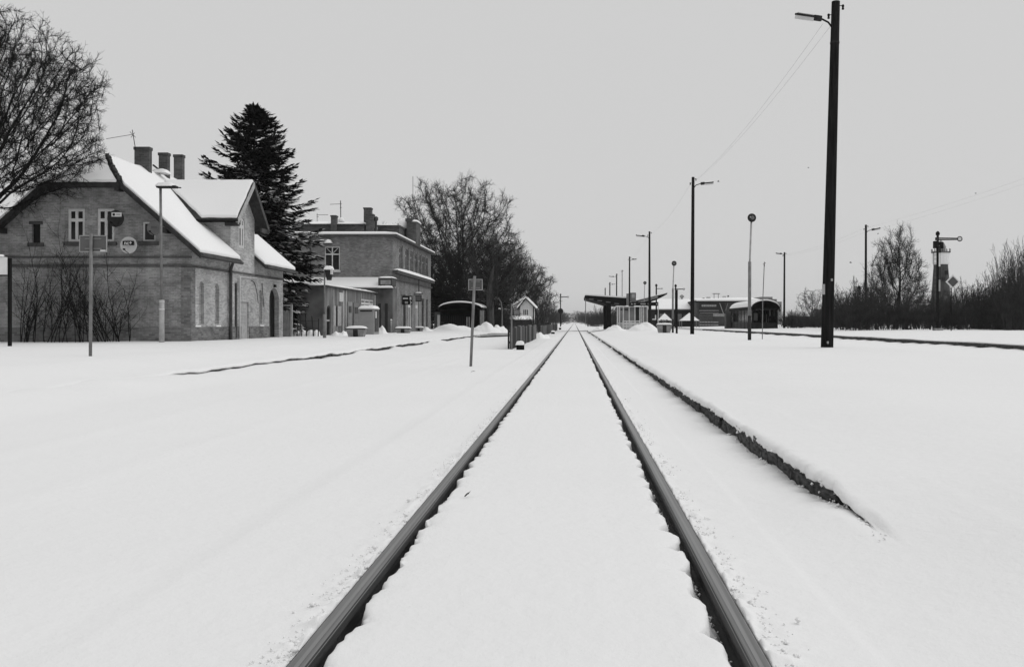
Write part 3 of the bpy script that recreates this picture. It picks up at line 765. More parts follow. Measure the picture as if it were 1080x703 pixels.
# ------------------------------------------------------------------ the two-storey station
def station():
    X1, Y0, Y1, X0, zb = -14.5, 68.0, 86.0, -27.0, .05
    zT = 7.95
    R = thing('station_building', (X1, Y0, zb), 'two-storey brick station building with chimneys and rows of tall narrow windows', 'building')
    F = lambda a, z, d: (a, Y0 + d, z)
    S = lambda a, z, d: (X1 - d, a, z)
    fw = (ux(342.3, Y0), ux(358.3, Y0), vz(285, Y0), vz(260, Y0))
    b = MB(); wall_panel(b, [(X0, zb), (X1, zb), (X1, zT), (X0, zT)], [fw], F, .2, arched=()); b.build('wall', M['brick_st'], R)
    w = window(R, F, *fw, d=.1, mull=1, trans=(.68,), bar=.075, sill=.14, sill_mat='white', over=.06)
    zt = lerp(fw[2], fw[3], .70); xm = (fw[0]+fw[1])/2
    for k in (-1, 1): MB().beam((xm, Y0+.07, zt), (xm + k*.45, Y0+.07, fw[3]-.12), .05, .05, up=(0,1,0)).build('fan_bar', M['trim_lt'], w)
    sy = lambda u: X1*FPX/(u-U0)
    ups = [(sy(u-1.5), sy(u+1.3), 5.62, 7.42) for u in (422.5, 428.8, 434.0, 438.5, 442.7, 446.6, 450.2)]
    downs = [(sy(425.3), sy(428), .5, 3.5), (sy(430.3), sy(434.2), .4, 3.3), (sy(438.2), sy(441.6), .4, 3.3), (sy(444.8), sy(447.2), .5, 3.4), (sy(449.4), sy(451.2), .5, 3.4)]
    b = MB(); wall_panel(b, [(Y0, zb), (Y1, zb), (Y1, zT), (Y0, zT)], ups + downs, S, .2); b.build('wall', M['brick_st'], R)
    for k, q in enumerate(ups): window(R, S, *q, d=.15, mull=1, trans=(.7,), bar=.10 if k < 5 else .06, frame='concrete', pane='glass')
    for k, q in enumerate(downs): window(R, S, *q, d=.12, mull=1, trans=(.75,), bar=.22 if k in (1, 2) else .1, frame='white' if k in (1, 2) else 'trim_dk', pane='glass')
    for q in ups[:-1]:
        MB().box(X1+.004, X1+.06, q[1]+.12, q[1]+.3, 5.5, 7.6).build('pilaster', M['brick_st'], R)
    b = MB().box(X0, X0+.1, Y0+.22, Y1, zb, zT).box(X0+.1, X1-.22, Y1-.1, Y1, zb, zT).build('rear_wall', M['brick_st'], R)
    # cornice between the floors with its snow, and the plinth
    c = MB().box(X1+.003, X1+.42, Y0-.1, Y1, 5.05, 5.32).build('cornice', M['trim_dk'], R)
    MB().mound(X1-.02, X1+.47, Y0-.16, Y1, 5.31, .24, 6, 30, 3).build('cornice_snow', M['snowcap'], c, smooth=True)
    MB().box(X1+.003, X1+.18, Y0, Y1, 4.55, 4.68).build('string_course', M['trim_dk'], R)
    MB().box(X1+.003, X1+.06, Y0-.05, Y0+.75, .4, 4.5).build('corner_pilaster', M['brick_st'], R)
    MB().tube([(X1+.12, Y0+.35, 3.2), (X1+.12, Y0+.35, 4.5)], .06, 6).build('white_pipe', M['white'], R)
    # roof with eaves and thick snow
    rf = MB().box(X0-.3, X1+.45, Y0-.45, Y1+.4, zT, zT+.16).build('roof', M['trim_dk'], R)
    hipz = lambda t: zT + .165 + t
    zz = hipz(0); xa, xb, ya, yb = X0-.25, X1+.40, Y0-.40, Y1+.35
    b = MB()
    b.add([(xa,ya,zz),(xb,ya,zz),(xb,yb,zz),(xa,yb,zz),(xa,ya,zz+.14),(xb,ya,zz+.14),(xb,yb,zz+.14),(xa,yb,zz+.14),(xa+3,ya+3.2,zz+.55),(xb-1.6,ya+3.2,zz+.55),(xb-1.6,yb-3,zz+.55),(xa+3,yb-3,zz+.55)],
          [(0,1,5,4),(1,2,6,5),(2,3,7,6),(3,0,4,7),(4,5,9,8),(5,6,10,9),(6,7,11,10),(7,4,8,11),(8,9,10,11)])
    b.build('roof_snow', M['snowcap'], rf, bevel=.05)
    # attic set back on the roof
    ya = 71.3; az = vz(237.5, ya)
    at_ = MB().box(ux(309, ya), ux(384, ya), ya, ya+9, zT+.3, az).build('attic', M['brick_dark'], R)
    MB().box(ux(333, ya), ux(341, ya), ya-.03, ya-.005, zT+.35, vz(244, ya)).build('attic_window', M['void'], at_)
    MB().box(ux(308, ya), ux(386, ya), ya-.3, ya+9.2, az, az+.1).build('attic_eave', M['trim_dk'], at_)
    MB().mound(ux(307.5, ya), ux(386.5, ya), ya-.36, ya+9.3, az+.1, .32, 24, 8, 5, p=10).build('roof_snow', M['snowcap'], at_, smooth=True)
    yb2 = 73.5; az2 = vz(239, yb2)
    a2 = MB().box(ux(398, yb2), ux(421, yb2), yb2, yb2+6, zT+.3, az2).build('attic', M['brick_dark'], R)
    MB().box(ux(397.5, yb2), ux(422, yb2), yb2-.2, yb2+6.2, az2, az2+.12).build('attic_eave', M['trim_dk'], a2)
    MB().mound(ux(398, yb2), ux(418, yb2), yb2-.15, yb2+6, az2+.11, .2, 10, 6, 6, p=8).build('roof_snow', M['snowcap'], a2, smooth=True)
    # chimneys
    for u0, u1, vt, Y in ((350, 355.2, 227.4, 71.0), (384.5, 392, 219.3, 72.5), (386.8, 394.2, 226, 71.6)):
        ch = MB().box(ux(u0, Y), ux(u1, Y), Y-.3, Y+.3, zT+.2, vz(vt, Y)-.12).build('chimney', M['brick_dark'], R)
        MB().box(ux(u0, Y)-.04, ux(u1, Y)+.04, Y-.34, Y+.34, vz(vt, Y)-.12, vz(vt, Y)).build('chimney_cap', M['trim_dk'], ch)
    MB().tube([at(396.5, 246, 71.8), at(396.5, 232, 71.8)], [.11, .11], 8).build('vent_pipe', M['trim_dk'], R)
    MB().lathe(at(396.5, 232, 71.8), [(.1, -.1), (.2, 0), (.2, .2), (.08, .3)], 10).build('vent_cowl', M['trim_dk'], R)
    d = at(360, 233, 72); MB().lathe(d, [(.28, -.1), (.27, .08), (.18, .22), (.03, .3)], 14).build('roof_dome', M['snowcap'], R, smooth=True)
    # shaped gable pier on the track front
    Y = 76.2; x0, x1 = ux(430, Y), ux(440, Y)
    g = MB().box(x0, x1, Y-.5, Y+1.6, zT+.17, vz(234, Y)).build('gable_pier', M['brick_dark'], R)
    MB().box(x0-.1, x0+.5, Y-.6, Y+.5, vz(234, Y), vz(231, Y)).build('pier_cap', M['trim_dk'], g)
    MB().mound(x0+.45, x1+.1, Y-.55, Y+1.65, vz(234, Y), .18, seed=2).build('pier_snow', M['snowcap'], g, smooth=True)
    cx, cz, r = ux(425.3, Y), vz(240.5, Y), .52
    arc = [(cx + r*math.cos(t), Y, cz + .25 + r*math.sin(t)) for t in np.linspace(PI, 2*PI, 10)]
    MB().slab([(ux(419, Y), Y, zT+.17), (x0, Y, zT+.17), (x0, Y, cz+.5)] + arc[::-1] + [(ux(419, Y), Y, cz+.2)], (0, .35, 0)).build('gable_scroll', M['brick_dark'], g)
    MB().lathe((cx, Y-.03, cz+.25), [(.02, .05), (r*.72, .03), (r*.8, -.1), (r*.8, -.3)], 16, axis='y').build('scroll_snow', M['snowcap'], g, smooth=True)
    # window hood with snow, drain rod with cross pieces
    h = MB().box(ux(340, Y0), ux(351, Y0), Y0-.6, Y0-.01, vz(257.4, Y0), vz(256.4, Y0)).build('window_hood', M['trim_dk'], R)
    MB().mound(ux(339.4, Y0), ux(351.6, Y0), Y0-.65, Y0, vz(256.5, Y0), .26, seed=3).build('hood_snow', M['snowcap'], h, smooth=True)
    MB().tube([(ux(327.7, Y0), Y0-.08, 2.8), (ux(327.7, Y0), Y0-.08, zT)], .045, 6).build('drain_rod', M['trim_dk'], R)
    return R
station()
antenna([(at(359.4, 231, 72), at(359.2, 211.5, 72), .035), (at(348, 215.5, 72), at(360.5, 215, 72), .02), (at(358.6, 219, 72), at(360.2, 219, 72), .03)], 'tall thin antenna beside the small dome on the station roof')
antenna([(at(334.5, 236, 73), at(334.5, 225, 73), .02), (at(334, 226.5, 73), at(346, 226.5, 73), .02), (at(334, 228.5, 73), at(336, 228.5, 73), .02)], 'small low antenna at the left end of the station roof')
antenna([(at(435.5, 232, 76.2), at(435.5, 186, 76.2), .022)], 'tall bare flagpole on the station gable pier', 'flagpole')

# hanging signs on the track front
def hanging_sign(Y, u0, u1, v0, v1, label, style):
    x0, x1, z1, z0 = ux(u0, Y), ux(u1, Y), vz(v0, Y), vz(v1, Y)
    o = thing('hanging_sign', ((x0+x1)/2, Y, z0), label, 'sign')
    MB().box(x0, x1, Y-.06, Y+.06, z0, z1).build('sign_panel', M['black'] if style == 1 else M['iron'], o)
    w, h = x1-x0, z1-z0
    if style == 1:
        for k, (a, b, c, d) in enumerate(((.08, .58, .62, .78), (.76, .93, .55, .88), (.28, .58, .12, .38))):
            MB().box(x0+w*a, x0+w*b, Y-.075, Y-.061, z0+h*c, z0+h*d).build('sign_mark', M['mark'] if k != 2 else M['mark_dim'], o)
        cx, cz = x0+w*.78, z0+h*.25
        pts = [(cx + w*.16*math.cos(t), Y-.062, cz + w*.17*math.sin(t)) for t in np.linspace(-PI/2, PI/2, 8)] + [(cx + w*.07*math.cos(t), Y-.062, cz + w*.1*math.sin(t)) for t in np.linspace(PI/2, -PI/2, 8)]
        MB().slab(pts, (0, -.013, 0)).build('sign_mark', M['mark'], o)
        MB().tube([(x0, Y, z1+.02), (x0-.15, Y, z1+.12)], .05, 6).build('bracket', M['black'], o)
    else:
        MB().box(x0+w*.12, x1-w*.12, Y-.075, Y-.061, z0+h*.15, z0+h*.9).build('sign_mark', M['dish_md'], o)
        MB().box(x0-.12, x1+.1, Y-.2, Y+.2, z1+.10, z1+.16).build('sign_hood', M['black'], o)
        MB().mound(x0, x1, Y-.2, Y+.2, z1+.16, .1).build('snow_cap', M['snowcap'], o, smooth=True)
        MB().tube([(lerp(x0, x1, .55), Y, z1+.16), (lerp(x0, x1, .55), Y, vz(295, Y))], .035, 6).build('rod', M['iron'], o)
        MB().tube([(x0, Y, z1), (x0-.35, Y, z1-.02)], .03, 6).build('bracket', M['black'], o)
hanging_sign(71.6, 424.3, 434.8, 311.8, 321.3, 'black square sign with white marks hanging from the station front', 1)
hanging_sign(77.0, 438.3, 444.6, 311, 317.8, 'dark box sign under a small snowy hood on the station front', 2)

def annex():
    X1, Y0, Y1, X0, zb = -15.5, 53.0, 66.2, -25.0, .05
    zT = 3.36
    R = thing('station_annex', (X1, Y0, zb), 'low plastered annex with a long snowy roof in front of the station', 'annex')
    F = lambda a, z, d: (a, Y0+d, z); S = lambda a, z, d: (X1-d, a, z)
    dw = (ux(309, Y0), ux(313.4, Y0), 1.0, 2.4)
    b = MB(); wall_panel(b, [(X0, zb), (X1, zb), (X1, zT), (X0, zT)], [dw], F, .15); b.build('wall', M['plaster_dk'], R)
    window(R, F, *dw, d=.1, mull=0, trans=(), bar=.04, frame='wood_dk', sill=.1, sill_mat='trim_lt', over=.1)
    sy = lambda u: X1*FPX/(u-U0)
    dr = (sy(344.6), sy(348.6), .35, 2.2); w2 = (sy(380.5), sy(394.5), 2.0, 2.85)
    b = MB(); wall_panel(b, [(Y0, zb), (Y1, zb), (Y1, zT), (Y0, zT)], [dr, w2], S, .15, arched=(0,)); b.build('wall', M['annex_side'], R)
    d = MB().box(X1-.15, X1-.11, dr[0], dr[1], dr[2], dr[3]).build('door', M['black'], R)
    MB().box(X1-.11, X1-.05, dr[0], dr[1], 1.2, 1.3).build('door_rail', M['trim_lt'], d)
    window(R, S, *w2, d=.08, mull=2, trans=(.62,), bar=.13, frame='white', pane='glass_lt')
    for u, w, m in ((351, .09, 'trim_lt'), (361.6, .16, 'white'), (364.4, .1, 'white'), (380, .08, 'trim_lt'), (395, .14, 'white')):
        y = sy(u); MB().box(X1+.003, X1+.07, y-w/2, y+w/2, .3, 3.25).build('batten', M[m], R)
    MB().box(X1+.003, X1+.05, sy(357.5), sy(361.2), 2.5, 3.1).build('box_cover', M['white'], R)
    for u0, u1, z1, m in ((366, 370.3, 2.55, 'concrete'), (372.5, 377.5, 2.5, 'steel')):
        p = MB().box(X1+.003, X1+.06, sy(u0), sy(u1), .3, z1).build('panel_door', M[m], R)
        MB().box(X1+.06, X1+.08, sy(u0)+.2, sy(u1)-.2, z1-.75, z1-.3).build('inset', M['trim_dk'], p)
    for u, w in ((353.5, 1.0), (357, 1.3)):
        MB().box(X1+.002, X1+.02, sy(u)-w/2, sy(u)+w/2, .9, 2.2).build('repair_patch', M['trim_lt'], R)
    MB().box(X0, X0+.1, Y0, Y1, zb, zT).build('rear_wall', M['plaster_dk'], R)
    rf = MB().box(X0, X1+.22, Y0-.25, Y1, zT, zT+.08).build('roof', M['trim_dk'], R)
    MB().mound(X0, X1+.26, Y0-.28, Y1+.02, zT+.08, .15, 24, 24, 3, p=14).build('roof_snow', M['snowcap'], rf, smooth=True)
    xr_ = ux(400.5, 66.0); za_, zb_ = vz(303.2, 66.0), vz(293.2, 67.9)
    MB().box(X0, xr_-.3, 66.25, 67.9, zb, za_).build('link_wall', M['plaster_dk'], R)
    r2 = MB().slab([(X0, 66.0, za_-.12), (xr_, 66.0, za_-.12), (xr_, 67.95, zb_-.14), (X0, 67.95, zb_-.14)], (0, 0, .1)).build('link_roof', M['trim_dk'], R)
    MB().slab(jitter_poly([(X0, 65.95, za_-.02), (xr_+.02, 65.95, za_-.02), (xr_+.02, 67.95, zb_-.04), (X0, 67.95, zb_-.04)], .4, .03, 4), (0, 0, .14)).build('roof_snow', M['snowcap'], r2, bevel=.04)
    # vestibule between the annex and the corner of the station
    Y = 66.4; vb = MB().box(ux(396, Y), ux(414.2, Y), Y, 67.95, zb, vz(303, Y)).build('vestibule', M['plaster_dk'], R)
    for u in (399, 406): MB().box(ux(u, Y), ux(u+3, Y), Y-.04, Y-.003, .4, 2.6).build('vestibule_door', M['wood_dk'], vb)
    q = MB().box(ux(400, Y), ux(414.5, Y), Y-.35, Y+1.2, vz(301.5, Y), vz(292.8, Y)).build('parapet_box', M['trim_dk'], R)
    MB().box(ux(402.5, Y), ux(413, Y), Y-.37, Y-.352, vz(300, Y), vz(295.5, Y)).build('parapet_panel', M['concrete'], q)
    MB().mound(ux(400, Y), ux(415.5, Y), Y-.4, Y+1.2, vz(292.8, Y), .1).build('snow_cap', M['snowcap'], q, smooth=True)
    MB().mound(ux(400, Y), ux(416, Y), Y-.5, Y-.3, vz(303.2, Y), .14).build('snow_cap', M['snowcap'], q, smooth=True)
    return R
annex()

# ------------------------------------------------------------------ shelters
def arch_shelter(x0, x1, ya, yb, zb, ze, zc, label, panes_side=6, near_open=True, wall_h=1.0):
    """barrel roofed shelter, open to the front"""
    R = thing('platform_shelter', ((x0+x1)/2, ya, zb), label, 'shelter')
    n = 14; xc = (x0+x1)/2; hw = (x1-x0)/2 + .3
    arc = [(xc - hw*math.cos(t), ze + (zc-ze)*math.sin(t)) for t in np.linspace(0, PI, n)]
    lo = [(x, ya-.3, z) for x, z in arc]; hi = [(x, ya-.3, z+.1) for x, z in arc][::-1]
    rf = MB().slab(lo + hi, (0, yb-ya+.6, 0)).build('roof', M['black'], R)
    s0 = [(x*.99+xc*.01, ya-.33, z+.102) for x, z in arc]; s1 = [(lerp(x, xc, .02), ya-.33, z+.10+.02+.16*math.sin(t)**.5) for (x, z), t in zip(arc, np.linspace(0.02, PI-.02, n))][::-1]
    MB().slab(s0 + s1, (0, yb-ya+.66, 0)).build('roof_snow', M['snowcap'], rf)
    for x in (x0, x1):
        k = max(2, int((yb-ya)/2.5))
        for i in range(k+1):
            y = lerp(ya+.05, yb-.05, i/k); MB().box(x-.05, x+.05, y-.05, y+.05, zb, ze+.1).build('post', M['black'], R)
    for x, s in ((x0, 1), (x1, -1)):
        MB().box(x-.03, x+.03, ya+.12, yb-.12, zb, zb+wall_h).build('side_wall', M['far_wall'] if s > 0 else M['black'], R)
        MB().box(x-.01, x+.01, ya+.12, yb-.12, zb+wall_h, ze).build('side_glass', M['glass'], R)
        for i in range(1, panes_side):
            y = lerp(ya+.12, yb-.12, i/panes_side); MB().box(x-.02, x+.02, y-.03, y+.03, zb+wall_h+.002, ze-.002).build('glazing_bar', M['black'], R)
    MB().box(x0+.06, x1-.06, yb-.1, yb-.05, zb, ze+.2).build('back_wall', M['void'], R)
    # arched end infill at the back
    MB().slab([(x, yb-.12, z) for x, z in arc], (0, .04, 0)).build('end_panel', M['void'], R)
    return R
Ys = 95.0
sh = arch_shelter(ux(465, Ys), ux(506, Ys), Ys, Ys+6, .2, vz(326.5, Ys), vz(319.8, Ys), 'low shelter with an arched snowy roof between the station and the bare trees')
for k in range(11):
    x = lerp(ux(466, Ys), ux(489, Ys), k/10); MB().box(x-.025, x+.025, Ys+.6, Ys+.65, .3, 1.9).build('rail_bar', M['iron'], sh)
for u in (490.5, 493, 497): MB().box(ux(u, Ys), ux(u+1.4, Ys), Ys+1.0, Ys+1.1, .6, 1.75).build('inner_post', M['mark_dim'], sh)
MB().box(ux(458.5, Ys), ux(464, Ys), Ys-.2, Ys+.6, .2, vz(329, Ys)).build('end_pier', M['far_wall'], sh)
MB().box(ux(506.2, Ys), ux(510, Ys), Ys-.1, Ys+.5, .2, vz(327, Ys)).build('end_pier', M['steel'], sh)
MB().box(ux(462, Ys), ux(464.6, Ys), Ys-.5, Ys-.3, .2, vz(332, Ys)).build('bollard', M['mark_dim'], sh)

Yr = 112.0
sh2 = arch_shelter(ux(793.5, Yr), ux(820, Yr), Yr, Yr+15, .22, vz(326.5, Yr), vz(317.6, Yr), 'dark open shelter with a rounded snowy roof by the far platform', 8)
MB().box(ux(788, Yr), ux(819, Yr), Yr-.06, Yr-.01, .22, vz(340.2, Yr)).build('front_wall', M['void'], sh2)
for u0, u1, v0, v1, m in ((795, 799, 330, 338, 'mark_dim'), (801, 804, 323.2, 325.0, 'mark'), (805.5, 808, 320.2, 322, 'mark_dim'), (808, 812.5, 323, 324.8, 'mark'), (811.3, 812.8, 325, 333, 'mark_dim'), (803.5, 804.5, 331, 339.5, 'steel'), (808, 808.8, 331, 339.5, 'steel'), (810.5, 811, 333, 339.5, 'steel')):
    MB().box(ux(u0, Yr+3), ux(u1, Yr+3), Yr+3, Yr+3.08, vz(v1, Yr+3), vz(v0, Yr+3)).build('inner_panel', M[m], sh2)
MB().box(ux(766, 126), ux(771, 126), 126, 127.5, .2, vz(330.5, 126)).build('end_pier', M['far_wall'], sh2)

# ------------------------------------------------------------------ island platform canopies
Yc = 110.0
cR = thing('platform_canopy', at(642, 348, Yc), 'wide dark platform canopy on one thick column beside the track', 'canopy')
pr = [(617, 311.2), (655, 313.6), (662.5, 314.4), (662.5, 321.5), (644, 321.3), (640, 320.6), (629, 317.5), (617, 314.2)]
rf = MB().slab([at(u, v, Yc) for u, v in pr], (0, 13, 0)).build('roof', M['black'], cR)
MB().slab([at(617.2, 311.15, Yc-.03), at(662.4, 314.3, Yc-.03), at(662.3, 313.0, Yc-.03), at(640, 311.3, Yc-.03), at(617.5, 309.9, Yc-.03)], (0, 13, 0)).build('roof_snow', M['snowcap'], rf)
for k in range(4): MB().beam(at(621+k*9, 315.2+k*1.55, Yc-.05), at(626+k*9, 315.6+k*1.55, Yc-.05), .05, .12).build('ceiling_light', M['dish_md'], rf)
MB().box(ux(639.6, Yc), ux(644.6, Yc), Yc+.3, Yc+1.1, .1, vz(320.7, Yc)).build('column', M['black'], cR)
MB().box(ux(639.6, Yc), ux(644.6, Yc), Yc+11, Yc+11.8, .1, vz(320.7, Yc)).build('column', M['black'], cR)
MB().tube([at(617.6, 313, Yc+.2), at(617.6, 341, Yc+.2)], .05, 6).build('rain_chain', M['steel'], cR)
MB().box(ux(660.5, Yc), ux(663, Yc), Yc-.3, Yc-.05, vz(322, Yc), vz(309.5, Yc)).build('fascia_post', M['steel'], cR)
MB().box(ux(664.6, Yc), ux(670.6, Yc), Yc-.3, Yc-.2, vz(318.3, Yc), vz(308.6, Yc)).build('sign_box', M['dish_md'], cR)
MB().box(ux(666, Yc), ux(669.4, Yc), Yc-.33, Yc-.302, vz(314, Yc), vz(310, Yc)).build('sign_face', M['mark_dim'], cR)
c2 = thing('platform_canopy', at(686, 346, 116), 'thin upswept dark canopy wing behind the departure board', 'canopy')
rf = MB().slab([at(669, 316.6, 116), at(704, 308.6, 116), at(703.5, 310.2, 116), at(697, 313.8, 116), at(690, 317, 116), at(669, 322.0, 116)], (0, 9, 0)).build('roof', M['black'], c2)
MB().slab([at(669, 317.4, 115.95), at(703.5, 309.0, 115.95), at(700, 309.2, 115.95), at(669, 316.4, 115.95)], (0, 9, 0)).build('roof_snow', M['snowcap'], rf)
MB().beam(at(673, 318.8, 115.9), at(694, 312.8, 115.9), .05, .3).build('soffit_panel', M['steel'], rf)
MB().box(ux(684, 117), ux(687, 117), 117, 117.4, .1, vz(316.5, 117)).build('column', M['black'], c2)

Yg = 106.0
gR = thing('glass_shelter', at(667, 346, Yg), 'pale framed glass waiting shelter under the platform canopy', 'shelter')
gx0, gx1, gz0, gz1 = ux(651, Yg), ux(683, Yg), .28, vz(322.5, Yg)
for u in (651.3, 653.4, 657.4, 663.6, 669.6, 674.8, 678.4, 682.6): MB().box(ux(u, Yg)-.07, ux(u, Yg)+.07, Yg-.07, Yg+.07, gz0, gz1-.1).build('frame_post', M['white'], gR)
MB().slab([(gx0-.1, Yg-.3, gz1-.12), (gx1+.1, Yg-.3, gz1-.12), (gx1+.1, Yg-.3, gz1), ((gx0+gx1)/2, Yg-.3, gz1-.08), (gx0-.1, Yg-.3, gz1+.04)], (0, 3, 0)).build('roof', M['white_b'], gR)
MB().box(gx0, gx1, Yg-.05, Yg+.05, 1.0, 1.1).build('frame_rail', M['white'], gR)
for i, (u0, u1) in enumerate(((651.9, 652.9), (654, 657), (658, 663), (664.2, 669), (670.2, 674.2), (675.4, 677.9), (679, 682))):
    MB().box(ux(u0, Yg), ux(u1, Yg), Yg-.02, Yg+.02, 1.1, gz1-.12).build('pane', M['glass_lt'] if i not in (4,) else M['iron'], gR)
    MB().box(ux(u0, Yg), ux(u1, Yg), Yg-.02, Yg+.02, gz0, 1.0).build('lower_panel', M['trim_lt'], gR)
for x in (gx0, gx1):
    MB().box(x-.02, x+.02, Yg+.08, Yg+2.4, gz0, gz1-.15).build('side_pane', M['glass_lt'], gR)
for u0, u1 in ((654.3, 656.6), (658.6, 662.5)): MB().box(ux(u0, Yg), ux(u1, Yg), Yg-.05, Yg-.03, gz1-.55, gz1-.35).build('notice', M['iron'], gR)
bR = thing('departure_board', at(679, 346, 104), 'long black departure board on thin pale posts beside the glass shelter', 'board')
bd = MB().box(ux(664.6, 104), ux(694, 104), 103.9, 104.1, vz(322.4, 104), vz(318.4, 104)).build('board', M['black'], bR)
for u0, u1 in ((665.6, 667), (668.4, 670.4), (675.5, 680.8), (683, 684.4), (692, 693.4)): MB().box(ux(u0, 104), ux(u1, 104), 103.86, 103.895, vz(321.1, 104), vz(319.8, 104)).build('board_mark', M['mark_dim'], bd)
for u in (676.4, 694.2): MB().box(ux(u, 104)-.04, ux(u, 104)+.04, 103.95, 104.05, .2, vz(318.2, 104)).build('post', M['white'], bR)
MB().box(ux(686.5, 104), ux(692, 104), 104.4, 104.5, vz(338, 104), vz(327, 104)).build('notice_case', M['iron'], bR)
MB().slab([at(688, 337.2, 104.35), at(692, 337.2, 104.35), at(692, 332, 104.35), at(690.8, 332, 104.35), at(690.8, 336, 104.35), at(688, 336, 104.35)], (0, -.03, 0)).build('notice_mark', M['mark'], bR)

# white barrier in front of the glass shelter
wb = thing('white_barrier', at(664, 347, 100), 'low white barrier half sunk in snow before the glass shelter', 'barrier')
for v in (338.6, 341.2, 344): MB().beam(at(656.5, v, 100), at(675, v, 100), .06, .12).build('rail', M['white'], wb)
for u in (657, 661, 665.5, 670, 674.6): MB().box(ux(u, 100)-.05, ux(u, 100)+.05, 99.95, 100.05, .2, vz(338, 100)).build('post', M['white'], wb)

# ------------------------------------------------------------------ wooden lamp poles and their wires
POLE_TOPS = []
def lamp_pole(base, top, r0, r1, side, label, lamp=True, arm_dz=.9, arm=.9, group='wooden lamp poles', detail=True, head=.95, tilt=.08):
    base, top = Vector(base), Vector(top)
    o = thing('lamp_pole', base, label, 'pole', group)
    n = 7
    MB().tube([base.lerp(top, t) + Vector((0, 0, -.3 if t == 0 else 0)) for t in np.linspace(0, 1, n)], [lerp(r0, r1, t) for t in np.linspace(0, 1, n)], 14).build('shaft', M['pole'], o, smooth=True)
    L = (top-base).length; dz = Vector((0, 0, 1))
    k = top - dz*arm_dz; k = Vector((lerp(base.x, top.x, (k.z-base.z)/(top.z-base.z)), top.y, k.z))
    if lamp:
        s = side; a0 = k + Vector((s*r1*.8, -.02, 0)); a1 = k + Vector((s*(r1+.10), -.04, .16)); a2 = k + Vector((s*(r1+arm*.45), -.08, .24)); a3 = k + Vector((s*(r1+arm*.55), -.10, .26))
        MB().tube([a0, a1, a2, a3], .03, 6).build('lamp_arm', M['black'], o)
        d = Vector((s*math.cos(tilt), -.12, math.sin(tilt))).normalized(); up = Vector((-s*math.sin(tilt), -.35, 1)).normalized(); sd_ = d.cross(up).normalized()
        def obox(c, l, w, h):
            vs = [c + d*(l*i) + sd_*(w*j) + up*(h*kk) for kk in (-.5, .5) for i, j in ((-.5, -.5), (.5, -.5), (.5, .5), (-.5, .5))]
            return vs, [(0,3,2,1),(4,5,6,7),(0,1,5,4),(1,2,6,5),(2,3,7,6),(3,0,4,7)]
        hd = MB().add(*obox(a3 + d*(head*.14), head*.30, .20, .18)).add(*obox(a3 + d*(head*.62) + up*.03, head*.70, .26, .07)).build('lamp_head', M['iron'], o, bevel=.02)
        MB().add(*obox(a3 + d*(head*.63) - up*.06, head*.64, .22, .11)).build('lens', M['lens'], hd)
        MB().add(*obox(a3 + d*(head*.60) + up*.085, head*.6, .20, .04)).build('snow_cap', M['snowcap'], hd, bevel=.015)
    if detail:
        for s, z, y in ((1, .18, 0), (-1, .48, 0)):
            c = Vector((top.x + s*(r1+.10), top.y+y, top.z - z))
            MB().beam(c + Vector((-s*.14, 0, .05)), c + Vector((0, 0, .05)), .02, .02).build('insulator_pin', M['iron'], o)
            MB().lathe(c, [(.03, -.08), (.045, -.06), (.03, -.01), (.045, .03), (.04, .07), (.015, .09)], 8).build('insulator', M['black'], o)
        c = top - Vector((0, 0, 1.35)); f = (c.z-base.z)/(top.z-base.z); cx = lerp(base.x, top.x, f)
        MB().lathe((cx, top.y, c.z), [(r1*1.12, -.03), (r1*1.16, 0), (r1*1.12, .03)], 14).build('clamp_band', M['iron'], o)
    POLE_TOPS.append(top)
    return o
p1 = lamp_pole(at(872, 368.5, 28), at(881.5, 2, 28), .205, .135, -1, 'nearest tall dark wooden pole, its lamp pointing left into the sky', arm=.66, arm_dz=.85, head=.88, tilt=.10)
for u, v, s in ((868.6, 305, .07), (877.3, 295, .05), (873, 361, .05)):
    y = 28 - .19; MB().box(ux(u, y)-s*.6, ux(u, y)+s*.6, y-.02, y+.02, vz(v, y)-s*(2.4 if s == .07 else .8), vz(v, y)+s*(2.4 if s == .07 else .8)).build('notice', M['mark_dim'], p1)
MB().lathe(at(872, 368.5, 28), [(.42, -.1), (.34, .03), (.24, .07), (.2, .075)], 18).build('snow_collar', M['snowcap'], p1, smooth=True)
lamp_pole(at(730, 352.4, 62), at(731, 186.8, 62), .15, .105, 1, 'second tall wooden pole in the row, lamp pointing right, left of the nearest pole', arm=.8, arm_dz=.75)
lamp_pole(at(685, 348, 98), at(685, 244, 98), .15, .10, -1, 'wooden pole with a left-pointing lamp standing in front of the glass shelter', arm=.9, arm_dz=.8, head=1.0)
lamp_pole(at(663.8, 345.5, 137), at(664, 270.5, 137), .15, .11, 1, 'wooden pole with a short right-pointing lamp rising between the two canopies', arm=.6, arm_dz=.7, head=.7)
lamp_pole(at(650.2, 344, 185), at(650.4, 288.5, 185), .16, .12, -1, 'wooden pole with a left-pointing lamp rising behind the left canopy roof', arm=.9, arm_dz=.9, head=1.1)
lamp_pole(at(643, 343.5, 220), at(643.2, 297.5, 220), .18, .14, 1, 'small distant pole with a right-pointing lamp behind the left canopy roof', arm=.7, arm_dz=.8, head=.9)
lamp_pole(at(638.3, 343, 262), at(638.3, 303.5, 262), .18, .15, 1, 'farthest short pole without a lamp above the left canopy roof', lamp=False)
r1 = lamp_pole(at(827, 347.4, 115), at(827.4, 266, 115), .15, .11, -1, 'pole with a left-pointing lamp right of the rounded shelter', arm=.55, arm_dz=.45, head=.8)
r2 = lamp_pole(at(913, 349.2, 91), at(913.3, 237, 91), .15, .11, 1, 'pole with a right-pointing lamp beside the fan-shaped bare tree', arm=.9, arm_dz=.8, head=.9, tilt=.22)

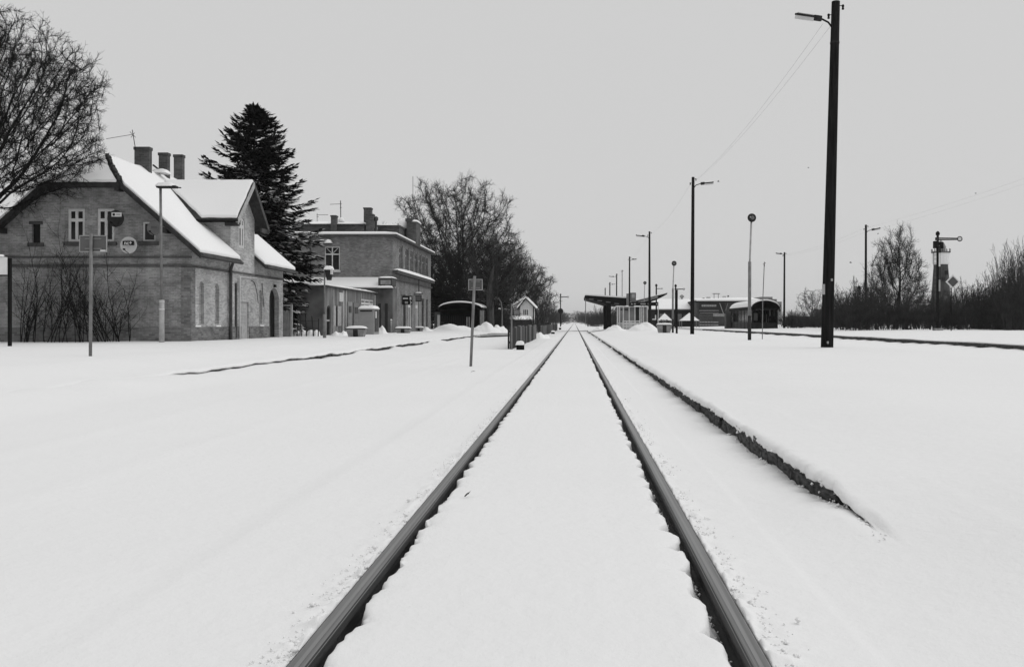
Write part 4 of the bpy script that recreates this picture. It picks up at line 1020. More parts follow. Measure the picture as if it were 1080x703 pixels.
def wire(p, q, sag, label, r=.006, n=16):
    p, q = Vector(p), Vector(q)
    o = MB().tube([p.lerp(q, t) - Vector((0, 0, 4*sag*t*(1-t))) for t in np.linspace(0, 1, n)], r, 4).build('overhead_wire', M['wire'], None)
    tag(o, label, 'wire', 'overhead wires')
t0, t1, t2, t3 = POLE_TOPS[:4]
wire(t0 + Vector((-.42, 0, -.72)), t1 + Vector((.18, 0, -.22)), .45, 'left wire of the pair between the nearest and the second pole', .004)
wire(t0 + Vector((-.16, 0, -.78)), t1 + Vector((.20, 0, -.25)), .42, 'right wire of the pair between the nearest and the second pole', .004)
wire(t1 + Vector((-.2, 0, -.5)), t2 + Vector((.15, 0, -.3)), .5, 'thin wire from the second pole to the pole by the glass shelter', .004)
wire(t2 + Vector((-.2, 0, -.5)), t3 + Vector((.15, 0, -.3)), .5, 'thin wire from the glass shelter pole to the pole between the canopies', .005)
ra, rb = POLE_TOPS[7], POLE_TOPS[8]
for k, off in enumerate((0, .45)):
    wire(ra + Vector((.15, 0, -.3-off*.3)), rb + Vector((-.15, 0, -.35-off)), .35, ('upper' if k == 0 else 'lower') + ' thin wire between the two right-hand poles', .0045)
    wire(rb + Vector((.15, 0, -.3-off)), at(1130, 170+off*14, 62), .25, ('upper' if k == 0 else 'lower') + ' thin wire leaving the frame at the right edge', .004)

# ------------------------------------------------------------------ steel lamp posts with round heads
def round_lamp(base, h, label):
    b = Vector(base); o = thing('round_lamp_post', b, label, 'lamp post', 'round-headed lamp posts')
    MB().tube([b - Vector((0,0,.2)), b + Vector((0,0,1.15))], .085, 12).build('lower_tube', M['iron'], o, smooth=True)
    MB().tube([b + Vector((0,0,1.15)), b + Vector((.01,0,h*.64))], .078, 12).build('middle_tube', M['steel'], o, smooth=True)
    MB().tube([b + Vector((.01,0,h*.64)), b + Vector((.09,0,h-.15))], .045, 10).build('upper_tube', M['steel_lt'], o, smooth=True)
    hd = MB().lathe(b + Vector((.10,-.06,h)), [(.06, -.10), (.17, -.08), (.21, 0), (.19, .06), (.10, .10)], 16, axis='y').build('lamp_head', M['iron'], o, smooth=True)
    MB().lathe(b + Vector((.11,-.165,h-.01)), [(.09, 0), (.07, .02), (.02, .025)], 12, axis='y').build('lens', M['dish_md'], hd)
    MB().lathe(b + Vector((.02,-.13,h+.02)), [(.05, 0), (.035, .03), (.02, .035)], 10, axis='y').build('glint_ring', M['steel_lt'], hd)
    return o
round_lamp(at(790.5, 358.2, 41), 5.85, 'pale steel lamp post with a round head standing before the rounded shelter')
round_lamp(at(709.6, 351, 70), 5.7, 'slim lamp post with a round head between the planter and the second pole')
round_lamp(at(679.3, 347, 107), 5.8, 'thin far lamp post with a round head in front of the canopies')

dp = thing('dark_post', at(713.7, 352, 66), 'short square black post next to the slim round-headed lamp post', 'post')
MB().box(ux(713.7, 66)-.075, ux(713.7, 66)+.075, 65.93, 66.07, .1, vz(306.5, 66)).build('shaft', M['black'], dp)
MB().box(ux(713.7, 66)-.09, ux(713.7, 66)+.09, 65.91, 66.09, vz(306.5, 66), vz(305.6, 66)).build('cap', M['iron'], dp)

# thin rod in the snow
tm = thing('thin_rod', at(804, 357.2, 43), 'thin leaning rod with a small cross top stuck in the platform snow', 'rod')
MB().tube([at(804, 358, 43), at(804.4, 320, 43), at(806.2, 276, 43)], .022, 6).build('shaft', M['steel'], tm)
MB().beam(at(804.6, 278.6, 43), at(807.6, 277.2, 43), .03, .03).build('cross_piece', M['steel'], tm)
MB().box(ux(805.6, 43), ux(806.6, 43), 42.97, 43.03, vz(280.5, 43), vz(279.2, 43)).build('collar', M['iron'], tm)
ms = thing('thin_mast', at(656.2, 343, 210), 'pale thin mast behind the left canopy roof', 'mast')
MB().tube([at(656.2, 344, 210), at(656.2, 284.5, 210)], .11, 6).build('shaft', M['mark_dim'], ms)
MB().beam(at(655, 286.3, 210), at(657.4, 285.4, 210), .2, .2).build('cross_piece', M['mark_dim'], ms)

# ------------------------------------------------------------------ lamp posts on the left platform
l1 = thing('street_lamp', at(170.6, 360.3, 34.5), 'tall thin lamp post with a flat snow-topped head before the brick gable', 'lamp post')
b = at(170.6, 360.3, 34.5); zt = vz(198.5, 34.5)
MB().tube([b - Vector((0,0,.2)), Vector((b.x, b.y, vz(316, 34.5)))], .10, 12).build('lower_tube', M['steel_lt'], l1, smooth=True)
MB().tube([Vector((b.x, b.y, vz(316, 34.5))), Vector((b.x-.05, b.y, zt))], .05, 10).build('upper_tube', M['steel'], l1, smooth=True)
hd = MB().box(b.x-.18, b.x+.62, b.y-.14, b.y+.14, zt, zt+.10).build('lamp_head', M['iron'], l1, bevel=.03)
MB().tube([(b.x+.5, b.y, zt+.03), (b.x+.78, b.y, zt+.02)], .025, 6).build('lamp_arm', M['iron'], hd)
MB().mound(b.x-.2, b.x+.5, b.y-.17, b.y+.17, zt+.10, .13, 10, 6, 4).build('snow_cap', M['snowcap'], hd, smooth=True)
for v in (318, 326): MB().lathe((b.x, b.y, vz(v, 34.5)), [(.104, -.03), (.108, 0), (.104, .03)], 12).build('clamp', M['white'], l1)

l2 = thing('street_lamp', at(342.3, 356, 45), 'short lamp post with a hooked neck and snowy lantern before the annex', 'lamp post')
b = at(342.3, 356, 45)
MB().tube([b - Vector((0,0,.2)), Vector((b.x, b.y, vz(331, 45)))], .09, 10).build('lower_tube', M['steel'], l2, smooth=True)
zt = vz(285, 45)
MB().tube([Vector((b.x, b.y, vz(331, 45))), Vector((b.x, b.y, zt)), Vector((b.x+.06, b.y, zt+.12)), Vector((b.x+.22, b.y, zt+.16)), Vector((b.x+.34, b.y, zt+.12))], .04, 8).build('upper_tube', M['steel'], l2, smooth=True)
hd = MB().taper(b.x+.06, b.x+.42, b.y-.18, b.y+.18, zt-.52, zt+.02, .08, .08).build('lantern', M['iron'], l2)
MB().mound(b.x+.0, b.x+.46, b.y-.22, b.y+.22, zt+.06, .16, seed=8).build('snow_cap', M['snowcap'], hd, smooth=True)
MB().box(b.x+.36, b.x+.47, b.y-.2, b.y-.1, zt-.22, zt+.08).build('lantern_hinge', M['mark'], hd)

# curved lamp near the trees
l3 = thing('street_lamp', at(529.5, 343, 100), 'small curved-neck lamp post under the bare trees left of the fence', 'lamp post')
MB().tube([at(529.6, 346, 100), at(529.6, 326, 100), at(528.4, 318.5, 100), at(526, 314.6, 100), at(522.5, 313.4, 100)], [.09, .08, .07, .07, .06], 8).build('shaft', M['steel'], l3, smooth=True)
MB().mound(ux(525.5, 100), ux(528, 100), 99.8, 100.2, vz(325.6, 100), .12).build('snow_cap', M['snowcap'], l3, smooth=True)
MB().box(ux(525.6, 100), ux(527.8, 100), 99.85, 100.15, vz(327.5, 100), vz(325.6, 100)).build('lamp_box', M['iron'], l3)

# ------------------------------------------------------------------ signs
def back_sign(u_b, v_b, u_t, v_t, Y, pu0, pu1, pv0, pv1, r, label, split=True):
    b, t = at(u_b, v_b, Y), at(u_t, v_t, Y)
    o = thing('track_sign', b, label, 'sign')
    MB().tube([b - Vector((0,0,.15)), t], r, 10).build('post', M['steel'], o, smooth=True)
    x0, x1, z0, z1 = ux(pu0, Y), ux(pu1, Y), vz(pv1, Y), vz(pv0, Y)
    p = MB().box(x0, x1, Y+r+.003, Y+r+.02, z0, z1).build('panel', M['sign_back'], o)
    fr = MB(); w = .016
    for q in ((x0, x1, z1-w, z1), (x0, x1, z0, z0+w)): fr.box(q[0], q[1], Y+r-.012, Y+r, q[2], q[3])
    for q in ((x0, x0+w), (x1-w, x1)): fr.box(q[0], q[1], Y+r-.011, Y+r+.001, z0+w, z1-w)
    fr.build('panel_rim', M['steel_lt'], p)
    for z in (lerp(z0, z1, .2), lerp(z0, z1, .8)): MB().box(lerp(x0, x1, .2), lerp(x0, x1, .8), Y+r-.014, Y+r+.001, z-.015, z+.015).build('clamp_strap', M['steel'], p)
    return o, p, (x0, x1, z0, z1)
s1, pan, (x0, x1, z0, z1) = back_sign(95.3, 377.5, 96.2, 246.5, 20, 83, 112, 248, 265.5, .036, 'blank grey back of a sign on a tall post before the brick gable')
MB().box(lerp(x0, x1, .76), lerp(x0, x1, .95), 20.025, 20.04, z0+.01, z0+.05).build('sticker', M['mark'], pan)
back_sign(496.2, 387.5, 500.6, 291, 22.4, 493.8, 508.8, 294.2, 305.8, .038, 'small square sign turned away on a leaning post left of the track')
wsn = thing('platform_board', at(7, 364.5, 29), 'white notice board on a dark post at the left edge of the picture', 'board')
MB().box(ux(-24, 29), ux(7.3, 29), 28.95, 29.03, vz(289.6, 29), vz(271, 29)).build('panel', M['white_b'], wsn)
MB().box(ux(-24, 29), ux(8.2, 29), 28.94, 29.05, vz(270.9, 29), vz(269.9, 29)).build('panel_rim', M['black'], wsn)
MB().box(ux(-24, 29), ux(8.2, 29), 28.94, 29.05, vz(290.9, 29), vz(289.7, 29)).build('panel_rim', M['black'], wsn)
MB().mound(ux(-24, 29), ux(6, 29), 28.92, 29.06, vz(269.9, 29), .06).build('snow_cap', M['snowcap'], wsn, smooth=True)
for u in (8.6, -24.5): MB().box(ux(u-1.4, 29), ux(u+1.2, 29), 29.04, 29.14, .1, vz(272, 29)).build('post', M['black'], wsn)

# ------------------------------------------------------------------ planters, cabinet, bollards, boxes
def planter(u, v, Y, w, label, h=.46, plant=False):
    b = at(u, v, Y); o = thing('planter', b, label, 'planter', 'trapezoid concrete planters')
    d = w*.6; x0, x1, y0, y1 = b.x-w/2, b.x+w/2, b.y, b.y+d
    MB().taper(x0, x1, y0, y1, b.z-.1, b.z+h-.09, w*.14, .1).build('tub', M['concrete'], o)
    MB().box(x0-.03, x1+.03, y0-.03, y1+.03, b.z+h-.09, b.z+h-.02).build('rim', M['trim_dk'], o)
    MB().slab([(b.x-w*.13, y0+.03, b.z+h-.1), (b.x+w*.13, y0+.03, b.z+h-.1), (b.x+w*.12, y0+.08, b.z-.02), (b.x-w*.12, y0+.08, b.z-.02)], (0, -.03, 0)).build('dark_panel', M['iron'], o)
    MB().mound(x0-.04, x1+.04, y0-.03, y1+.04, b.z+h-.02, .13, 12, 8, int(u)).build('snow_cap', M['snowcap'], o, smooth=True)
    if plant:
        r = random.Random(3)
        for k in range(9):
            a = r.uniform(0, 6.28); MB().tube([(b.x, b.y+d/2, b.z+h), (b.x+.25*math.cos(a), b.y+d/2+.2*math.sin(a), b.z+h+.38), (b.x+.5*math.cos(a), b.y+d/2+.4*math.sin(a), b.z+h+.25)], [.02, .03, .01], 4).build('stalk', M['dish_md'], o)
planter(374.7, 355, 48, 1.06, 'snow-topped concrete planter in front of the grey cabinet', .50)
planter(424.5, 351.3, 64, 1.12, 'snow-topped concrete planter in front of the station doors', .4)
planter(701, 350.8, 69, 1.22, 'snow-topped concrete planter with drooping stalks by the glass shelter', .68, True)
planter(441.5, 349.3, 78, .8, 'small low planter farthest along the station front', .35)

cb = thing('cabinet', at(388, 351.5, 57), 'grey utility cabinet with a thick snow cap before the annex', 'cabinet')
b = at(388, 351.5, 57); cx0, cx1 = ux(378.3, 57), ux(394.3, 57); cz1 = vz(325, 57)
bd = MB().box(cx0, cx1, 57, 58.5, .1, cz1).build('body', M['cabinet'], cb)
MB().box(cx1+.002, cx1+.03, 57.2, 58.3, .5, cz1-.1).build('side_door', M['trim_dk'], bd)
MB().box(cx1+.03, cx1+.05, 57.3, 57.6, cz1-.65, cz1-.2).build('label_plate', M['mark'], bd)
MB().box(cx0+.1, cx1-.12, 56.97, 56.998, cz1-.22, cz1-.13).build('vent_slot', M['iron'], bd)
MB().mound(cx0-.04, cx1+.05, 56.95, 58.55, cz1, .19, 14, 12, 9, p=6).build('snow_cap', M['snowcap'], cb, smooth=True)
bo = thing('bollard', at(412.6, 351, 65), 'slim grey bollard between the cabinet and the station planter', 'bollard')
MB().tube([at(412.6, 352, 65), at(412.6, 337.5, 65)], .085, 10).build('shaft', M['concrete'], bo, smooth=True)
MB().lathe(at(412.6, 337.5, 65), [(.085, 0), (.07, .05), (.02, .08)], 10).build('cap', M['snowcap'], bo, smooth=True)

def marker_box(u, v, Y, w, label):
    b = at(u, v, Y); o = thing('track_box', b, label, 'box', 'dark boxes beside the track')
    MB().box(b.x-w/2, b.x+w/2, b.y, b.y+w*.8, b.z-.05, b.z+w*.68).build('body', M['black'], o, bevel=.015)
    MB().box(b.x-w*.56, b.x+w*.56, b.y-.02, b.y+w*.84, b.z+w*.68, b.z+w*.76).build('lid', M['iron'], o)
    MB().mound(b.x-w*.62, b.x+w*.58, b.y-.04, b.y+w*.85, b.z+w*.75, w*.42, 10, 8, 3, p=2.5).build('snow_cap', M['snowcap'], o, smooth=True)
marker_box(548.6, 369, 36.5, .33, 'low black box with a snow cap at the near end of the slatted fence')
marker_box(583.2, 352.6, 88, .36, 'small far black box beside the second slatted fence')
marker_box(590.6, 347.3, 140, .4, 'tiny black box at the foot of the far track signal')

# ------------------------------------------------------------------ slatted fences along the track
def slat_fence(x, y0, y1, zt, label, step, bar_h=.0, seed=0, posts=True, zb=-.08):
    o = thing('slatted_fence', (x, y0, zb), label, 'fence', 'dark slatted fences along the track')
    rnd = random.Random(seed); me = None; y = y0; k = 0
    while y < y1:
        if me is None:
            s = MB().box(-.012, .012, -.5, .5, 0, 1).build('slat', M['wood_dk'], o, local=True); me = s.data; me2 = me.copy(); me2.materials.clear(); me2.materials.append(M['slat_lt'])
        else: s = link('slat', me2 if rnd.random() < .38 else me, o)
        w = step*rnd.uniform(.62, .86)
        s.location = (rnd.uniform(-.02, .02), y - y0, 0); s.scale = (1, w, zt - zb + rnd.uniform(-.07, .06))
        s.rotation_euler = (rnd.uniform(-.03, .03), 0, rnd.uniform(-.5, -.15)); y += step; k += 1
    for z in (.25, .72): MB().box(x-.07, x-.03, y0, y1, z-.04, z+.04).build('fence_rail', M['wood_dk'], o)
    y = y0
    while y < y1+.1:
        MB().box(x-.14, x-.07, y-.05, y+.05, zb, zt+.08).build('post', M['wood_dk'], o); y += 2.6
    return o
slat_fence(-2.78, 37.3, 60.5, .92, 'near dark slatted fence left of the track with a pale end post', .46, seed=1)
slat_fence(-2.70, 67, 132, .86, 'far dark slatted fence left of the track', .42, seed=2)
fp = thing('end_post', at(539.6, 369, 37), 'pale slim post with a top bracket at the near fence end', 'post')
MB().box(ux(538.8, 37), ux(540.4, 37), 36.97, 37.03, -.1, vz(320, 37)).build('shaft', M['steel'], fp)
MB().box(ux(538.4, 37), ux(541, 37), 36.95, 37.05, vz(320, 37), vz(318.5, 37)).build('cap', M['iron'], fp)

# gate and thin posts between the house and the annex
gt = thing('yard_gate', at(302, 356, 49), 'pale framed yard gate behind the arched door of the brick house', 'gate')
for u in (297.5, 307.5): MB().box(ux(u, 49)-.05, ux(u, 49)+.05, 48.95, 49.05, .1, vz(322, 49)).build('gate_post', M['trim_lt'] if u > 300 else M['trim_dk'], gt)
MB().box(ux(296, 49), ux(308.4, 49), 48.94, 49.06, vz(322.6, 49), vz(321.2, 49)).build('gate_lintel', M['trim_lt'], gt)
for k in range(5): u = 299+k*1.7; MB().box(ux(u, 49)-.04, ux(u, 49)+.04, 49.0, 49.04, .1, vz(327+k % 2, 49)).build('gate_board', M['concrete'], gt)
pf = thing('wire_fence', at(318, 355, 50.5), 'leaning thin fence posts in front of the annex wall', 'fence')
for u, v, lean in ((313, 333, 1.2), (318, 331, -1.6), (323.5, 330, -1.2), (331, 333, -2.2), (335.5, 336, .6)):
    MB().tube([at(u, 357, 50.5), at(u+lean, v, 50.5)], .035, 5).build('post', M['iron'], pf)
for v in (338, 345): MB().tube([at(313, v, 50.45), at(336, v+.5, 50.45)], .012, 4).build('strand', M['iron'], pf)
for k, (u, w) in enumerate(((312, 7), (319, 8), (327, 8), (333, 6))):
    x = ux(u, 51.5); MB().mound(x-w*.02, x+w*.025, 51.2, 52, .3, .35).build('snow_lump', M['snowcap'], pf, smooth=True)

# ------------------------------------------------------------------ semaphore signals
def semaphore(u, v_b, Y, v_arm, arm_px, label, disc=None, r=.11, name='semaphore_signal', big=False, zbase=None):
    b = at(u, v_b, Y); za = vz(v_arm, Y); L = arm_px*Y/FPX
    o = thing(name, b, label, 'signal', 'semaphore signals')
    MB().tube([b - Vector((0,0,.2)), Vector((b.x, b.y, za+.35))], [r, r*.75], 8).build('mast', M['black'], o)
    rr = L*.095
    a = MB().beam((b.x-L*.13, Y-.12, za), (b.x+L*.02, Y-.12, za), .05, L*.12)
    a.beam((b.x+L*.02, Y-.12, za+L*.04), (b.x+L-2*rr, Y-.12, za+L*.028), .05, L*.035).beam((b.x+L*.02, Y-.12, za-L*.045), (b.x+L-2*rr, Y-.12, za-L*.03), .05, L*.035)
    arm = a.build('arm', M['iron'], o)
    MB().beam((b.x+L*.02, Y-.11, za-.002), (b.x+L-2*rr, Y-.11, za-.002), .03, L*.055).build('arm_plate', M['mark_dim'], arm)
    ring = MB(); N = 18
    ring.tube([(b.x+L-rr+rr*math.cos(t), Y-.12, za+rr*math.sin(t)) for t in np.linspace(0, 2*PI, N)], L*.02, 6); ring.build('arm_ring', M['iron'], arm)
    MB().lathe((b.x+L-rr, Y-.11, za), [(rr*.85, 0), (rr*.85, .015)], 16, axis='y').build('ring_plate', M['mark'], arm)
    MB().lathe((b.x, Y, za+.35), [(r*.9, -.02), (r*1.3, .02), (r*1.3, .2), (r*.4, .34)], 8).build('finial', M['black'], o)
    if disc:
        c = Vector((b.x, Y-.16, vz(disc[0], Y))); R = disc[1]*Y/FPX
        d = MB().lathe(c, [(R, 0), (R, .03)], 18, axis='y').build('disc', M['iron'], o)
        MB().lathe(c - Vector((0, .035, 0)), [(R*.5, 0), (R*.5, .02)], 14, axis='y').build('disc_centre', M['black'], d)
    return o
sm = semaphore(989, 349.5, 75, 252, 25.0, 'tall semaphore signal with a ringed arm before the brick tower', r=.14)
b = at(989, 349, 75)
for du, v, w, h, m in ((-2.0, 258.0, .34, .62, 'black'), (3.2, 258.8, .28, .55, 'black'), (1.0, 263, .2, .6, 'iron')):
    c = at(989+du, v, 75); MB().box(c.x-w/2, c.x+w/2, 74.75, 75.2, c.z-h/2, c.z+h/2).build('lamp_box', M[m], sm)
MB().box(b.x+.03, b.x+.17, 74.84, 74.86, vz(281, 75), vz(259, 75)).build('white_strip', M['mark'], sm)
MB().box(b.x+.03, b.x+.17, 74.84, 74.86, vz(307, 75), vz(295, 75)).build('white_strip', M['mark_dim'], sm)
MB().tube([(b.x+.2, 74.95, .4), (b.x+.2, 74.95, vz(255, 75))], .03, 5).build('pull_rod', M['iron'], sm)
MB().box(b.x-.35, b.x+.35, 74.7, 75.3, .3, .62).build('base_block', M['concrete'], sm)
for k in range(18): z = .9 + k*.36; MB().box(b.x-.34, b.x-.05, 74.98, 75.01, z, z+.03).build('ladder_rung', M['iron'], sm)
MB().tube([(b.x-.35, 75, .4), (b.x-.35, 75, 7.4)], .025, 5).build('ladder_rail', M['iron'], sm)

dg = thing('diamond_sign', at(1005, 349, 72), 'grey diamond sign with a white rim right of the tall semaphore', 'sign')
c = at(1005, 297, 72); h = 7.6*72/FPX
MB().slab([(c.x-h, 72, c.z), (c.x, 72, c.z-h), (c.x+h, 72, c.z), (c.x, 72, c.z+h)], (0, .04, 0)).build('rim', M['mark'], dg)
k = h*.74; MB().slab([(c.x-k, 71.99, c.z), (c.x, 71.99, c.z-k), (c.x+k, 71.99, c.z), (c.x, 71.99, c.z+k)], (0, -.02, 0)).build('face', M['sign_face'], dg)
MB().tube([(c.x-.1, 72.1, .2), (c.x-.1, 72.1, c.z+.1)], .05, 6).build('post', M['black'], dg)

semaphore(591.2, 345.5, 180, 313, 8.6, 'far semaphore signal with a round disc left of the track', disc=(328, 3.0), r=.13)
semaphore(692.2, 344, 124, 304.3, 6.5, 'small semaphore arm showing right of the glass shelter pole', r=.13)
semaphore(712.6, 344, 120, 304.8, 9.5, 'small semaphore arm showing above the short black post', r=.13)

# ------------------------------------------------------------------ snow heaps
def heap(u, v_top, Y, wpx, label, depth=1.0, seed=0, zb=.2):
    zt = vz(v_top, Y); w = wpx*Y/FPX/2; x = ux(u, Y); n, m = 26, 14
    rnd = random.Random(seed); vs, fs = [], []
    ph = [rnd.uniform(0, 6.28) for _ in range(6)]
    for j in range(m+1):
        for i in range(n+1):
            a = -1 + 2*i/n; bb = -1 + 2*j/m
            d = math.hypot(a, bb); k = max(0, 1-d*d)**.95
            bump = .92 + .20*math.sin(3.6*a+ph[0]+2*bb) + .13*math.sin(8*a+ph[1]+3*bb) + .08*math.sin(17*a+ph[2]+9*bb) + rnd.uniform(-.05, .05)
            vs.append((x + a*w, Y + bb*depth, zb - .15*(1 if k == 0 else 0) + (zt-zb)*k*bump))
    for j in range(m):
        for i in range(n): q = j*(n+1)+i; fs.append((q, q+1, q+n+2, q+n+1))
    o = MB().add(vs, fs).build('snow_heap', M['snowcap'], None, smooth=True)
    tag(o, label, 'snow heap', 'cleared snow heaps')
heap(401, 345, 61, 20, 'snow heap beside the grey cabinet', .8, 1)
heap(447, 345.0, 80, 22, 'low snow heap along the station doors', 1.2, 2)
heap(477, 342.8, 86, 64, 'wide snow heap in front of the low arched shelter', 2.0, 3)
heap(512, 341.2, 86, 34, 'pointed snow heap right of the low arched shelter', 1.8, 4)
heap(527, 342.4, 88, 18, 'small snow heap under the curved lamp post', 1.6, 5)
heap(359, 348.5, 52, 22, 'snow heap against the annex door', .9, 6, .25)
heap(649, 343.6, 90, 26, 'snow heap at the foot of the canopy column', 2.0, 7)
heap(679, 341.2, 86, 40, 'big pointed snow heap in front of the glass shelter', 2.2, 8)
heap(632, 345.5, 100, 16, 'small snow heap at the track end of the canopy', 1.5, 9, .1)
heap(571, 350.6, 63, 20, 'rounded snow heap between the two slatted fences', 2.0, 10, -.05)

# ------------------------------------------------------------------ small signal house beyond the fence
def signal_house():
    Y = 150.0; R = thing('signal_house', at(555, 345, Y), 'small pale gabled signal house with snowy roof beyond the fence', 'house')
    x0, x1 = ux(548.5, Y), ux(562, Y); ze, zr = vz(323, Y), vz(315.5, Y); xm = ux(554.5, Y)
    F = lambda a, z, d: (a, Y+d, z)
    ws = [(ux(u, Y), ux(u+1.1, Y), vz(332, Y), vz(326.4, Y)) for u in (552, 553.8, 555.6)]
    b = MB(); wall_panel(b, [(x0, 0), (x1, 0), (x1, ze), (xm, zr), (x0, ze)], ws, F, .15)
    b.add([(x1, Y, 0), (x1, Y+7, 0), (x1, Y+7, ze), (x1, Y, ze)], [(0,1,2,3)]).add([(x0, Y, 0), (x0, Y+7, 0), (x0, Y+7, ze), (x0, Y, ze)], [(3,2,1,0)]).add([(x0, Y+7, 0), (x1, Y+7, 0), (x1, Y+7, ze), (xm, Y+7, zr), (x0, Y+7, ze)], [(0,1,2,3,4)])
    b.build('wall', M['white'], R)
    for w in ws: window(R, F, *w, d=.08, mull=0, trans=(), bar=.03, frame='trim_dk', pane='glass')
    sl = (zr-ze)/(x1-xm); o = .5
    rr = [(xm, Y-.5, zr+.02), (x1+o, Y-.5, ze-sl*o+.02), (x1+o, Y+7.4, ze-sl*o+.02), (xm, Y+7.4, zr+.02)]
    sl2 = (zr-ze)/(xm-x0); rl = [(xm, Y-.5, zr+.02), (x0-o, Y-.5, ze-sl2*o+.02), (x0-o, Y+7.4, ze-sl2*o+.02), (xm, Y+7.4, zr+.02)]
    rf = MB().slab(rr, (0,0,.25)).slab(rl, (0,0,.25)).build('roof', M['roof_tile'], R)
    for q in (rr, rl): MB().slab([(x, y, z+.255) for x, y, z in q], (0,0,.3)).build('roof_snow', M['snowcap'], rf)
    w2 = MB().box(ux(541, Y), x0-.02, Y+1.5, Y+6.5, 0, vz(320.5, Y)).build('side_wing', M['concrete'], R)
    MB().slab([(ux(539.5, Y), Y+1.2, vz(322.5, Y)), (x0+.3, Y+1.2, vz(316, Y)), (x0+.3, Y+6.8, vz(316, Y)), (ux(539.5, Y), Y+6.8, vz(322.5, Y))], (0,0,.4)).build('wing_snow', M['snowcap'], w2)
    MB().box(ux(562, Y)+.02, ux(562.6, Y)+.1, Y-.1, Y+.1, 0, ze).build('downpipe', M['black'], R)
    return R
signal_house()
ls = thing('lean_to', at(545, 344, 130), 'flat snowy lean-to roof in front of the small signal house', 'shed')
MB().box(ux(530, 130), ux(560, 130), 130, 134, 0, vz(337.2, 130)).build('wall', M['far_wall'], ls)
MB().box(ux(529, 130), ux(560.5, 130), 129.7, 134.2, vz(337.2, 130), vz(336.6, 130)).build('roof', M['trim_dk'], ls)
MB().mound(ux(535, 130), ux(560.6, 130), 129.6, 134.3, vz(336.7, 130), .5, 16, 6, 4, p=8).build('roof_snow', M['snowcap'], ls, smooth=True)

# ------------------------------------------------------------------ sheds and blocks beyond the right-hand tracks
def long_shed():
    Y = 175.0; R = thing('long_shed', at(712, 346, Y), 'long dark shed with a big snow-white roof behind the canopies', 'shed')
    x0, x1 = ux(672, Y), ux(736, Y); zb, ze, zr = 0, vz(327, Y), vz(315.2, Y+9)
    b = MB().box(x0, x1, Y, Y+18, zb, ze).build('wall', M['iron'], R)
    for k in range(9):
        x = lerp(x0+1, x1-1.8, k/8); w = MB().box(x, x+.9, Y-.05, Y-.005, 1.4, 2.9).build('window', M['far_wall'] if k % 3 else M['steel'], b)
    rf = MB().slab([(x0-.5, Y-.6, ze), (x1+.5, Y-.6, ze), (x1+.5, Y+9, zr-.3), (x0-.5, Y+9, zr-.3)], (0,0,.15)).slab([(x0-.5, Y+18.6, ze), (x1+.5, Y+18.6, ze), (x1+.5, Y+9, zr-.3), (x0-.5, Y+9, zr-.3)], (0,0,.15)).build('roof', M['trim_dk'], R)
    MB().slab([(x0-.5, Y-.62, ze+.15), (x1+.5, Y-.62, ze+.15), (x1+.5, Y+9, zr-.15), (x0-.5, Y+9, zr-.15)], (0,0,.2)).build('roof_snow', M['snowcap'], rf)
    MB().slab([(x0-.5, Y+18.6, ze+.15), (x1+.5, Y+18.6, ze+.15), (x1+.5, Y+9, zr-.15), (x0-.5, Y+9, zr-.15)], (0,0,.2)).build('roof_snow', M['snowcap'], rf)
    x = ux(725, Y); MB().lathe((x, Y+9, zr), [(.2, -.3), (.2, .3), (.5, .35), (.45, .7), (.1, .95)], 10).build('roof_vent', M['concrete'], R)
long_shed()
def market_tent(u0, u1, v0, v1, Y, label):
    x0, x1 = ux(u0, Y), ux(u1, Y); w = x1-x0; zt, ze = vz(v0, Y), vz(v1, Y)
    o = thing('market_tent', ((x0+x1)/2, Y, .1), label, 'tent', 'white pyramid tents')
    b = MB(); xm, ym = (x0+x1)/2, Y+w/2
    b.add([(x0,Y,ze),(x1,Y,ze),(x1,Y+w,ze),(x0,Y+w,ze),(xm,ym,zt)], [(0,1,4),(1,2,4),(2,3,4),(3,0,4),(3,2,1,0)]); b.build('canopy', M['snowcap'], o)
    for x in (x0+.1, x1-.1):
        for y in (Y+.1, Y+w-.1): MB().box(x-.05, x+.05, y-.05, y+.05, 0, ze).build('leg', M['steel'], o)
market_tent(694.5, 709, 330, 337.6, 150, 'white pyramid tent behind the planter with stalks')
market_tent(718.5, 738, 329.5, 338, 150, 'white pyramid tent half hidden by the second tall pole')
